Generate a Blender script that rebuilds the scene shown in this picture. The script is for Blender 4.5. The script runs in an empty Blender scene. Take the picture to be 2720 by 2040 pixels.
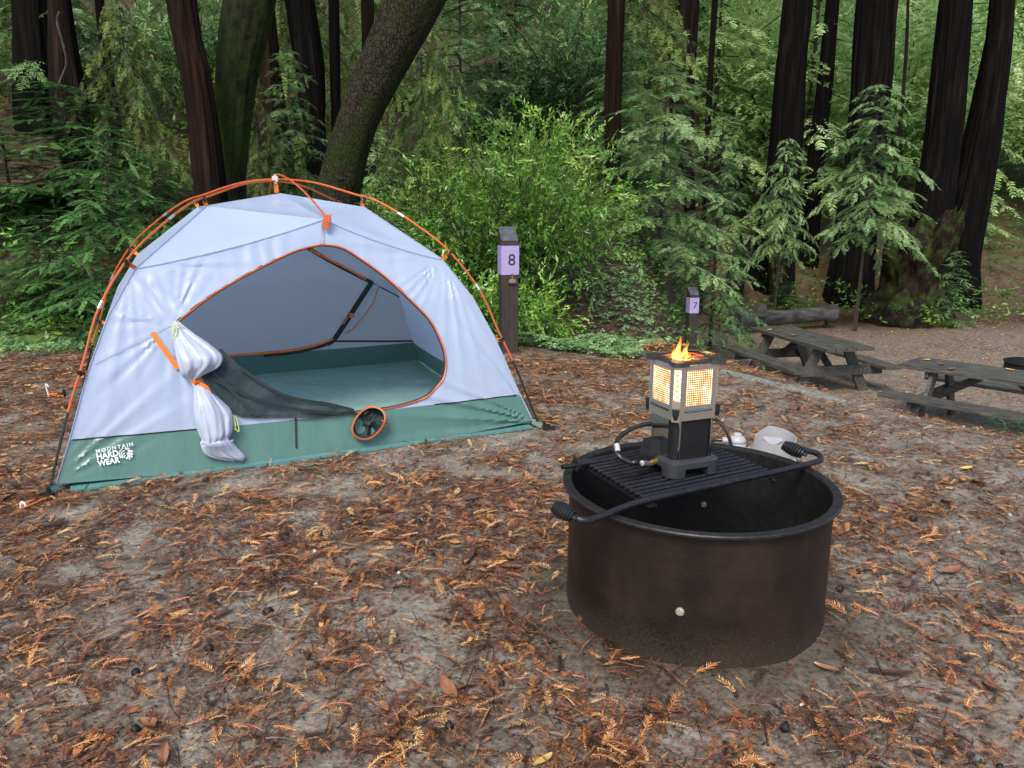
import bpy, math, random
import numpy as np
from mathutils import Vector, Matrix, noise
from mathutils.geometry import delaunay_2d_cdt
R = math.radians
scene = bpy.context.scene
col = scene.collection
# ------------------------------------------------------------------ camera, sky, sun, exposure
HCAM, PITCH, FPX = 1.1, R(13), 2000.0          # photo pixels: 2720 x 2040
cam_d = bpy.data.cameras.new('camera'); cam = bpy.data.objects.new('camera', cam_d); col.objects.link(cam)
cam.location = (0, 0, HCAM); cam.rotation_euler = (R(90) - PITCH, 0, 0)
cam_d.sensor_width = 36; cam_d.lens = 36 * FPX / 2720; cam_d.clip_start = .05; cam_d.clip_end = 600
scene.camera = cam
world = bpy.data.worlds.new('World'); scene.world = world; world.use_nodes = True
SUN_EL, SUN_AZ = R(50), R(196)                  # azimuth measured clockwise from +Y
wn = world.node_tree; bg = wn.nodes['Background']
sky = wn.nodes.new('ShaderNodeTexSky'); sky.sky_type = 'NISHITA'; sky.sun_disc = False
sky.sun_elevation = SUN_EL; sky.sun_rotation = SUN_AZ; sky.air_density = 1.0; sky.dust_density = 2.5; sky.ozone_density = 1.0
wn.links.new(sky.outputs[0], bg.inputs[0]); bg.inputs[1].default_value = 0.10
sd = bpy.data.lights.new('sun', 'SUN'); sun = bpy.data.objects.new('sun', sd); col.objects.link(sun)
sd.energy = 1.5; sd.angle = R(24); sd.color = (1.0, .94, .84)
sun.rotation_euler = (R(90) - SUN_EL, 0, -SUN_AZ + R(180))
sun.rotation_euler = Vector((math.sin(SUN_AZ) * math.cos(SUN_EL), math.cos(SUN_AZ) * math.cos(SUN_EL), math.sin(SUN_EL))).to_track_quat('Z', 'Y').to_euler()
vs = scene.view_settings; vs.view_transform = 'Standard'; vs.look = 'None'; vs.gamma = 1; vs.exposure = 1.15
scene.render.engine = 'CYCLES'
scene.cycles.use_denoising = True
scene.cycles.max_bounces = 7; scene.cycles.diffuse_bounces = 3; scene.cycles.glossy_bounces = 3
scene.cycles.transparent_max_bounces = 8; scene.cycles.transmission_bounces = 4
scene.cycles.sample_clamp_indirect = 4

# ------------------------------------------------------------------ pixel -> world helpers
def ray(px, py):
    u = (px - 1360) / FPX; v = (py - 1020) / FPX
    return Vector((u, math.cos(PITCH) - v * math.sin(PITCH), -(math.sin(PITCH) + v * math.cos(PITCH))))
CAM = Vector((0, 0, HCAM))
def G(px, py, z=0.0):
    d = ray(px, py); return CAM + d * ((z - HCAM) / d.z)
def AY(px, py, Y):
    d = ray(px, py); return CAM + d * (Y / d.y)
def sm(a, b, x):
    t = min(1, max(0, (x - a) / (b - a))); return t * t * (3 - 2 * t)
def lerp(a, b, t): return a + (b - a) * t
def vn(x, y, z=0.0, s=1.0): return noise.noise(Vector((x * s, y * s, z * s)))

# ------------------------------------------------------------------ terrain height
def TZ(x, y):
    near = 0.012 * vn(x, y, 0, 1.1)
    # far left / middle: a shallow gully behind the pad, then a wooded bank
    yb = 6.05 + .12 * x + .35 * vn(x, 3.1, 0, .5) if x < 0 else 6.05 - .15 * x
    d = y - yb
    zl = 0
    if d > 0:
        zl = -.55 * sm(0, 2.2, d) + (.42 * (d - 2.6) if d > 2.6 else 0) + (.10 * vn(x, y, 5, .9) + .25 * vn(x, y, 9, .3)) * sm(0, 3, d)
        zl += .10 * max(0, d - 14)
    if x < -3.2: zl += .25 * (-3.2 - x) * sm(4.6, 7.0, y) * .9 * sm(0, 2, -3.2 - x)
    # right: the next, lower camp site
    d1 = (x - 1.47) * .872 + (y - 5.1) * .49
    d1 = d1 if x > .2 else d1
    W = lerp(6.5, 2.5, sm(1.0, 2.1, x)); amp = lerp(1.0, 1.56, sm(2.2, 4.2, x))
    zr = -amp * sm(0, W, d1) + .02 * vn(x, y, 2, .6)
    if y > 19.5: zr += .33 * (y - 19.5) * sm(19, 24, y) + .3 * vn(x, y, 4, .2) * sm(20, 24, y)
    xb = .17 * y + .010 * max(0, y - 7) ** 1.6
    wr = sm(xb - .45, xb + .55 + .05 * max(0, y - 6), x)
    z = lerp(zl, zr, wr) if y > 3 else 0
    rr = math.hypot(x - .5086, y - 1.971)
    if rr < .62: z += .022 * (1 - sm(.34, .52, rr)) * (1 + .8 * vn(x, y, 6, 7))
    return z + near

# ------------------------------------------------------------------ node materials
def mat(name, build):
    m = bpy.data.materials.new(name); m.use_nodes = True
    nt = m.node_tree; nt.nodes.clear()
    out = nt.nodes.new('ShaderNodeOutputMaterial')
    sh = build(nt); nt.links.new(sh, out.inputs[0]); return m
def N(nt, typ, **kw):
    n = nt.nodes.new('ShaderNode' + typ)
    for k, v in kw.items():
        if k.startswith('_'): setattr(n, k[1:], v)
        else:
            key = int(k[1:]) if k[0] == 'i' and k[1:].isdigit() else k.replace('__', ' ')
            if isinstance(v, bpy.types.NodeSocket): nt.links.new(v, n.inputs[key])
            else: n.inputs[key].default_value = v
    return n
def rgba(c): return (c[0], c[1], c[2], 1)
def ramp(nt, fac, stops, interp='LINEAR'):
    n = nt.nodes.new('ShaderNodeValToRGB'); nt.links.new(fac, n.inputs[0]); cr = n.color_ramp; cr.interpolation = interp
    while len(cr.elements) < len(stops): cr.elements.new(.5)
    for e, (p, c) in zip(cr.elements, stops): e.position = p; e.color = rgba(c) if len(c) == 3 else c
    return n.outputs[0]
def coords(nt, scale=(1, 1, 1), obj=True):
    tc = nt.nodes.new('ShaderNodeTexCoord'); mp = nt.nodes.new('ShaderNodeMapping')
    nt.links.new(tc.outputs['Object'], mp.inputs[0]); mp.inputs['Scale'].default_value = scale
    return mp.outputs[0]
def noi(nt, scale, detail=4, vec=None, rough=.55, stretch=(1, 1, 1)):
    return N(nt, 'TexNoise', Vector=vec or coords(nt, stretch), Scale=scale, Detail=detail, Roughness=rough).outputs[0]
def bump(nt, h, strength=.4, dist=.01, normal=None):
    n = N(nt, 'Bump', Height=h, Strength=strength, Distance=dist)
    if normal: nt.links.new(normal, n.inputs['Normal'])
    return n.outputs[0]
def mixc(nt, f, a, b, bt='MIX'):
    n = nt.nodes.new('ShaderNodeMix'); n.data_type = 'RGBA'; n.blend_type = bt
    for k, v in ((0, f), (6, a), (7, b)):
        if isinstance(v, bpy.types.NodeSocket): nt.links.new(v, n.inputs[k])
        else: n.inputs[k].default_value = v if k == 0 else rgba(v)
    return n.outputs[2]
def pbsdf(nt, base, rough=.6, metal=0, nrm=None, spec=.5, coat=0):
    n = nt.nodes.new('ShaderNodeBsdfPrincipled')
    for k, v in (('Base Color', base), ('Roughness', rough), ('Metallic', metal), ('Specular IOR Level', spec), ('Coat Weight', coat)):
        if isinstance(v, bpy.types.NodeSocket): nt.links.new(v, n.inputs[k])
        else: n.inputs[k].default_value = rgba(v) if k == 'Base Color' else v
    if nrm: nt.links.new(nrm, n.inputs['Normal'])
    return n.outputs[0]
def simple(name, c, rough=.5, metal=0, ns=30, nv=.15, bs=.15, bd=.002, stretch=(1, 1, 1), spec=.5, coat=0):
    def b(nt):
        f = noi(nt, ns, 5, stretch=stretch)
        cc = ramp(nt, f, [(.3, [x * (1 - nv) for x in c]), (.7, [min(1, x * (1 + nv)) for x in c])])
        return pbsdf(nt, cc, rough, metal, bump(nt, f, bs, bd), spec, coat)
    return mat(name, b)
def mixsh(nt, f, a, b):
    n = nt.nodes.new('ShaderNodeMixShader')
    if isinstance(f, bpy.types.NodeSocket): nt.links.new(f, n.inputs[0])
    else: n.inputs[0].default_value = f
    nt.links.new(a, n.inputs[1]); nt.links.new(b, n.inputs[2]); return n.outputs[0]
def cloth(name, c, rough=.45, trans=.3, tcol=None, wr=1.0, coat=0):
    def b(nt):
        a = noi(nt, 5, 2, stretch=(1, 1, .35)); f = N(nt, 'TexNoise', Vector=coords(nt, (1, 1, .5)), Scale=22.0, Detail=3.0, Distortion=1.5).outputs[0]
        rn = N(nt, 'TexNoise', _noise_type='RIDGED_MULTIFRACTAL', Vector=coords(nt, (1, 1, .8)), Scale=4.5, Detail=2.0, Distortion=.6).outputs[0]
        nb = bump(nt, a, .35 * wr, .04); nb = bump(nt, f, .22 * wr, .006, nb); nb = bump(nt, rn, .34 * wr, .014, nb)
        cc = ramp(nt, a, [(.3, [x * .96 for x in c]), (.7, c)])
        p = pbsdf(nt, cc, rough, 0, nb, .45, coat)
        t = N(nt, 'BsdfTranslucent', Color=rgba(tcol or c)).outputs[0]
        return mixsh(nt, trans, p, t)
    return mat(name, b)
M = {}
M['fly'] = cloth('white_nylon', (.52, .61, .80), .36, .42, (.60, .70, .90), wr=.9)
M['inner'] = cloth('shade_grey_cloth', (.56, .60, .72), .6, .5, (.66, .72, .86))  # solid cloth; the grey tone paints in the shade inside the tent
M['green'] = cloth('sea_green_nylon', (.10, .215, .185), .30, .20, wr=1.5, coat=.15)
M['floor'] = cloth('sea_green_floor_nylon', (.30, .49, .43), .30, .06, wr=1.1, coat=.3)
M['sheet'] = simple('groundsheet_cloth', (.10, .24, .24), .5)
M['roll'] = cloth('white_door_cloth', (.50, .56, .70), .36, .2, wr=1.6)
M['orange'] = simple('orange_anodised_pole', (.62, .12, .02), .3, .35, coat=.3)
M['webbing'] = simple('orange_webbing', (.75, .17, .015), .7)
M['silver'] = simple('bare_aluminium', (.6, .6, .62), .3, .8)
M['blackpl'] = simple('black_plastic', (.012, .012, .014), .4)
M['tealdark'] = simple('dark_teal_tape', (.009, .022, .024), .7)
M['cord'] = simple('yellow_green_cord', (.55, .62, .12), .7)
M['logo'] = simple('printed_white', (.62, .72, .70), .6)
M['stake'] = simple('painted_white_stake', (.7, .7, .7), .4)
def _mesh(nt):
    p = pbsdf(nt, (.008, .018, .024), .6, 0, bump(nt, noi(nt, 10, 3), .6, .02))
    return mixsh(nt, ramp(nt, noi(nt, 6, 2), [(.35, (.06,) * 3), (.65, (.22,) * 3)]), p, N(nt, 'BsdfTransparent').outputs[0])
M['mesh'] = mat('dark_insect_mesh', _mesh)
def _steel(nt):
    tc = nt.nodes.new('ShaderNodeTexCoord')
    f = noi(nt, 3, 6, tc.outputs['Object']); g = noi(nt, 120, 4, tc.outputs['Object']); s = noi(nt, 40, 3, stretch=(1, 1, .12))
    c = ramp(nt, f, [(.3, (.006, .0045, .004)), (.52, (.014, .009, .007)), (.72, (.032, .019, .014))])
    c = mixc(nt, ramp(nt, noi(nt, 9, 5, tc.outputs['Object']), [(.45, (0,) * 3), (.7, (.75,) * 3)]), c, (.036, .021, .015))
    sep = nt.nodes.new('ShaderNodeSeparateXYZ'); nt.links.new(tc.outputs['Object'], sep.inputs[0])
    h = N(nt, 'MapRange', Value=sep.outputs[2], i1=-.02, i2=.24).outputs[0]
    spl = N(nt, 'Math', _operation='SUBTRACT', i0=noi(nt, 200, 2, tc.outputs['Object']), i1=h).outputs[0]
    c = mixc(nt, ramp(nt, spl, [(.0, (0,) * 3), (.4, (.8,) * 3)]), c, (.052, .041, .031))
    nb = bump(nt, g, .55, .002); nb = bump(nt, s, .3, .002, nb)
    return pbsdf(nt, c, ramp(nt, f, [(.3, (.42,) * 3), (.7, (.68,) * 3)]), .3, nb, .45)
M['steel'] = mat('rust_brown_steel', _steel)
M['soot'] = simple('sooty_steel', (.010, .0095, .010), .6, .1, ns=40, nv=.5, bs=.5, bd=.002)
M['rim'] = simple('worn_black_steel_rim', (.028, .027, .028), .38, .35, ns=60, nv=.4, bs=.3)
M['bars'] = simple('black_grate_bars', (.022, .022, .026), .36, .35, ns=160, nv=.6, bs=.5, bd=.001)
M['bolt'] = simple('weathered_bolt_head', (.32, .30, .25), .6, .2, ns=200, nv=.5, bs=.5)
M['post'] = simple('dark_brown_painted_post', (.032, .026, .021), .65, 0, ns=14, nv=.4, stretch=(3, 3, .4), bs=.6, bd=.004)
M['posttop'] = simple('worn_grey_post_top', (.06, .065, .075), .6, 0, ns=18, nv=.5, bs=.5)
M['lilac'] = simple('lilac_sign_plate', (.36, .30, .55), .55, nv=.04)
M['ink'] = simple('black_ink', (.012, .01, .016), .6)
M['clip'] = simple('rusty_bulldog_clip', (.30, .21, .15), .45, .5, nv=.5)
def _wood(nt):
    f = noi(nt, 8, 6, stretch=(.6, 9, 9)); g = noi(nt, 2.2, 4)
    c = ramp(nt, f, [(.25, (.016, .013, .011)), (.50, (.072, .068, .062)), (.80, (.19, .185, .175))])
    c = mixc(nt, ramp(nt, g, [(.5, (0,) * 3), (.7, (.5,) * 3)]), c, (.05, .055, .045))
    return pbsdf(nt, c, ramp(nt, g, [(.35, (.34,) * 3), (.65, (.6,) * 3)]), 0, bump(nt, f, .5, .004), .5)
M['wood'] = mat('wet_dark_timber', _wood)
M['timber'] = simple('pale_weathered_timber', (.155, .16, .148), .7, ns=10, nv=.35, stretch=(.5, 5, 5), bs=.6, bd=.004)
M['graypl'] = simple('grey_base_plastic', (.042, .045, .052), .42, .2, nv=.06)
M['blackpanel'] = simple('matt_black_panel', (.014, .014, .016), .45, .3, nv=.1)
M['steelplate'] = simple('brushed_stainless', (.60, .55, .50), .28, .9, ns=60, nv=.12, bs=.05, stretch=(1, 1, 8))
M['mirror'] = simple('polished_stainless', (.42, .45, .45), .12, 1.0, ns=6, nv=.1, bs=.02)
M['plate'] = simple('gunmetal_top_plate', (.12, .12, .135), .3, .8, ns=40, nv=.15)
M['brass'] = simple('brass_fitting', (.62, .40, .12), .28, .9)
M['rubber'] = simple('black_rubber', (.014, .014, .014), .35, coat=.3)
M['whitepl'] = simple('white_enamel', (.40, .40, .42), .4, nv=.06)
def _hot(nt):
    tc = nt.nodes.new('ShaderNodeTexCoord'); uv = tc.outputs['UV']
    mp = N(nt, 'Mapping', Vector=uv); mp.inputs['Scale'].default_value = (14, 16, 1)
    vo = N(nt, 'TexVoronoi', Vector=mp.outputs[0], Scale=1.0, Randomness=.0); vo.feature = 'F1'
    hole = ramp(nt, vo.outputs[0], [(.32, (1,) * 3), (.40, (0,) * 3)])
    n2 = N(nt, 'TexNoise', Vector=uv, Scale=1.6, Detail=2.0, Distortion=1.0).outputs[0]
    em = ramp(nt, n2, [(.30, (1.0, .42, .14)), (.46, (1.0, .70, .38)), (.60, (1.0, .92, .72))])
    st = N(nt, 'Math', _operation='MULTIPLY', i0=ramp(nt, n2, [(.3, (.55,) * 3), (.7, (1.0,) * 3)]), i1=1.7).outputs[0]
    e1 = N(nt, 'Emission', Color=em, Strength=st).outputs[0]
    e2 = N(nt, 'Emission', Color=(1, .22, .04, 1), Strength=.14).outputs[0]
    met = pbsdf(nt, (.25, .10, .05), .4, .8)
    wire = nt.nodes.new('ShaderNodeAddShader'); nt.links.new(e2, wire.inputs[0]); nt.links.new(met, wire.inputs[1])
    return mixsh(nt, hole, wire.outputs[0], e1)
M['hot'] = mat('glowing_perforated_screen', _hot)
M['hot2'] = mat('red_hot_steel', lambda nt: N(nt, 'Emission', Color=(1, .16, .03, 1), Strength=.8).outputs[0])
M['glow'] = mat('glowing_ceramic', lambda nt: N(nt, 'Emission', Color=ramp(nt, noi(nt, 30, 2), [(.3, (1, .42, .10)), (.6, (1, .74, .38))]), Strength=1.6).outputs[0])
def _flame(nt):
    tc = nt.nodes.new('ShaderNodeTexCoord'); sep = nt.nodes.new('ShaderNodeSeparateXYZ'); nt.links.new(tc.outputs['Generated'], sep.inputs[0])
    lw = N(nt, 'LayerWeight', Blend=.55).outputs[1]
    e = N(nt, 'Emission', Color=ramp(nt, sep.outputs[2], [(0, (1, .62, .20)), (.45, (1, .50, .12)), (.8, (1, .22, .02))]), Strength=1.25).outputs[0]
    f = N(nt, 'Math', _operation='MULTIPLY', i0=lw, i1=1.0).outputs[0]
    f2 = N(nt, 'Math', _operation='MAXIMUM', i0=f, i1=N(nt, 'MapRange', Value=sep.outputs[2], i1=.35, i2=1.15).outputs[0]).outputs[0]
    return mixsh(nt, f2, e, N(nt, 'BsdfTransparent').outputs[0])
M['flame'] = mat('gas_flame', _flame)
def bark(name, c0, c1, c2, sc=7, stretch=(1, 1, .10), moss=0, mossc=(.03, .05, .008), vor=False, bd=.03):
    def b(nt):
        f = noi(nt, sc, 6, stretch=stretch, rough=.65)
        if vor:
            v = N(nt, 'TexVoronoi', Vector=coords(nt, (1, 1, .45)), Scale=38.0, Randomness=1.0); v.feature = 'DISTANCE_TO_EDGE'
            f = N(nt, 'Math', _operation='ADD', i0=ramp(nt, v.outputs[0], [(0, (0,) * 3), (.16, (.30,) * 3)]), i1=N(nt, 'Math', _operation='MULTIPLY', i0=noi(nt, 22, 7, rough=.75), i1=.8).outputs[0]).outputs[0]
        c = ramp(nt, f, [(.28, c0), (.52, c1), (.78, c2)])
        if moss:
            m = ramp(nt, noi(nt, 2.6, 6, rough=.7), [(.62 - moss, (0,) * 3), (.78 - moss, (1,) * 3)])
            mc = ramp(nt, noi(nt, 60, 3), [(.3, [x * .4 for x in mossc]), (.7, [x * 1.6 for x in mossc])])
            c = mixc(nt, m, c, mc)
        return pbsdf(nt, c, .9, 0, bump(nt, f, .9, bd), .10)
    return mat(name, b)
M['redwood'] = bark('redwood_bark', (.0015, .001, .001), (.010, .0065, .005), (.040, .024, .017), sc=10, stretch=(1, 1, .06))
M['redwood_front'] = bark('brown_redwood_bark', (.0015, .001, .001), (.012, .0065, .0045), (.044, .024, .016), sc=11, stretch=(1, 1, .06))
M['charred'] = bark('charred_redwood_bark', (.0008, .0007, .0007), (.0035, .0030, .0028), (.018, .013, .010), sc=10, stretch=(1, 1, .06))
M['mossbark'] = bark('mossy_bark', (.005, .005, .003), (.014, .014, .009), (.035, .032, .022), sc=14, stretch=(1, 1, .5), moss=.24, mossc=(.022, .036, .006), bd=.02)
M['oakbark'] = bark('cracked_oak_bark', (.003, .003, .002), (.015, .013, .009), (.045, .040, .028), vor=True, moss=.16, mossc=(.020, .028, .007), bd=.02)
M['stump'] = bark('gnarled_stump_wood', (.003, .002, .002), (.015, .011, .009), (.060, .040, .028), sc=8, stretch=(1, 1, .5), moss=.14, mossc=(.035, .060, .010), bd=.05)
M['greywood'] = bark('grey_driftwood', (.018, .018, .018), (.065, .064, .062), (.15, .145, .135), sc=6, stretch=(.3, 1, 1), bd=.02)
M['twigwood'] = simple('twig_bark', (.035, .026, .018), .8)
def leafmat(name, stops, trans=.4, rough=.5, spec=.35):
    def b(nt):
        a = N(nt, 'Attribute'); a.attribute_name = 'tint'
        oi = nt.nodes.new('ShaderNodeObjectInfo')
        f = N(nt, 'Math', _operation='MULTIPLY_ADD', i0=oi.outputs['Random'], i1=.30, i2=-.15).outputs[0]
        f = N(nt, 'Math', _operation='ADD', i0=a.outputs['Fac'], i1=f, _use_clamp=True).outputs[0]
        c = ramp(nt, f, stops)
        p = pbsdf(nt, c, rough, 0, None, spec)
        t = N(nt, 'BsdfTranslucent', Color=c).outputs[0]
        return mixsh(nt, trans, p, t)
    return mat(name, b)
M['needle'] = leafmat('redwood_foliage', [(0, (.016, .045, .012)), (.32, (.085, .185, .060)), (.68, (.27, .44, .17)), (1, (.52, .70, .32))], .3, .42)
M['fir'] = leafmat('young_fir_foliage', [(0, (.014, .050, .012)), (.45, (.085, .22, .060)), (1, (.28, .54, .15))], .3, .42)
M['olive'] = leafmat('olive_drooping_foliage', [(0, (.028, .044, .008)), (.5, (.14, .21, .040)), (1, (.40, .50, .13))], .3)
M['bay'] = leafmat('glossy_bay_leaves', [(0, (.020, .060, .010)), (.40, (.090, .22, .030)), (.75, (.25, .48, .07)), (1, (.50, .70, .16))], .3, .28, .6)
M['lime'] = leafmat('painted_light_leaves', [(0, (.14, .26, .07)), (.5, (.46, .66, .25)), (1, (.80, .90, .55))], .5, .4, .5)  # leaf colour paled beyond natural, so it carries the background's bright light
M['clover'] = leafmat('clover_leaves', [(0, (.05, .12, .04)), (.5, (.17, .31, .11)), (1, (.38, .52, .25))], .25, .4)
M['fern'] = leafmat('fern_fronds', [(0, (.05, .10, .03)), (.5, (.14, .25, .07)), (.9, (.28, .40, .13)), (1, (.22, .13, .05))])
def _ground(nt):
    v = coords(nt)
    big = noi(nt, .9, 5, v); mid = noi(nt, 6, 6, v, .65); fine = noi(nt, 60, 5, v, .7); grit = noi(nt, 300, 2, v)
    c = ramp(nt, mid, [(.30, (.080, .072, .058)), (.46, (.225, .205, .168)), (.66, (.36, .335, .28))])
    c = mixc(nt, ramp(nt, fine, [(.36, (.7,) * 3), (.52, (0,) * 3)]), c, (.030, .022, .014))
    c = mixc(nt, ramp(nt, grit, [(.66, (0,) * 3), (.72, (.7,) * 3)]), c, (.33, .30, .26))
    # matted brown needles where the pieces get too small to model
    sp = N(nt, 'TexNoise', Vector=v, Scale=38.0, Detail=4.0, Roughness=.75, Distortion=2.2).outputs[0]
    lit = ramp(nt, sp, [(.42, (.022, .012, .008)), (.52, (.10, .045, .020)), (.60, (.26, .13, .055)), (.72, (.36, .22, .11))])
    a = N(nt, 'Attribute'); a.attribute_name = 'litter'
    m = N(nt, 'Math', _operation='MULTIPLY', i0=a.outputs['Fac'], i1=ramp(nt, noi(nt, 14, 4, v, .7), [(.36, (0,) * 3), (.55, (1,) * 3)])).outputs[0]
    c = mixc(nt, m, c, lit)
    b2 = N(nt, 'Attribute'); b2.attribute_name = 'forest'
    fl = ramp(nt, noi(nt, 11, 8, v, .8), [(.3, (.010, .008, .005)), (.5, (.050, .030, .017)), (.64, (.17, .080, .038)), (.78, (.30, .16, .08))])
    gp = ramp(nt, noi(nt, 1.6, 6, v, .75), [(.47, (0,) * 3), (.60, (.85,) * 3)]); sy_ = nt.nodes.new('ShaderNodeSeparateXYZ'); nt.links.new(v, sy_.inputs[0])
    gp = N(nt, 'Math', _operation='MULTIPLY', i0=gp, i1=N(nt, 'MapRange', Value=sy_.outputs[1], i1=19.0, i2=26.0).outputs[0]).outputs[0]
    fl = mixc(nt, gp, fl, ramp(nt, noi(nt, 14, 6, v, .8), [(.35, (.015, .035, .010)), (.6, (.10, .17, .05)), (.75, (.22, .32, .11))]))
    c = mixc(nt, b2.outputs['Fac'], c, fl)
    g3 = N(nt, 'Attribute'); g3.attribute_name = 'gravel'
    gv = ramp(nt, noi(nt, 16, 8, v, .85), [(.36, (.045, .030, .022)), (.48, (.15, .115, .088)), (.60, (.34, .285, .235))])
    c = mixc(nt, N(nt, 'Math', _operation='MULTIPLY', i0=g3.outputs['Fac'], i1=.8).outputs[0], c, gv)
    wa = N(nt, 'Attribute'); wa.attribute_name = 'wet'
    wm = N(nt, 'Math', _operation='MAXIMUM', i0=wa.outputs['Fac'], i1=N(nt, 'Math', _operation='MULTIPLY', i0=ramp(nt, noi(nt, 2.2, 5, v, .6), [(.54, (0,) * 3), (.70, (.45,) * 3)]), i1=1.0).outputs[0]).outputs[0]
    c = mixc(nt, wm, c, mixc(nt, 1.0, c, (.36, .33, .30), 'MULTIPLY'))
    nb = bump(nt, mid, .5, .03); nb = bump(nt, fine, .6, .01, nb); nb = bump(nt, grit, .3, .003, nb)
    return pbsdf(nt, c, N(nt, 'MapRange', Value=wm, i3=.62, i4=.36).outputs[0], 0, nb, .45)
M['ground'] = mat('damp_sandy_ground', _ground)
def _litter(nt):
    a = N(nt, 'Attribute'); a.attribute_name = 'tint'
    c = ramp(nt, a.outputs['Fac'], [(0, (.010, .007, .006)), (.22, (.040, .018, .010)), (.40, (.16, .058, .028)), (.58, (.36, .135, .048)), (.78, (.54, .26, .09)), (.94, (.68, .44, .20)), (1, (.55, .52, .18))])
    p = pbsdf(nt, c, .42, 0, None, .5)
    return p
M['litter'] = mat('fallen_redwood_sprigs', _litter)
M['cone'] = simple('black_redwood_cone', (.010, .009, .009), .6, nv=.4)
M['leafbrown'] = simple('fallen_brown_leaf', (.27, .12, .06), .4, ns=25, nv=.4)
M['leafdark'] = simple('fallen_dark_leaf', (.085, .045, .035), .35, ns=25, nv=.4)
M['leafyellow'] = simple('fallen_yellow_leaf', (.62, .42, .12), .5, ns=25, nv=.25)
M['pebble'] = simple('pale_pebble', (.55, .52, .44), .6, nv=.2)

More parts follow.
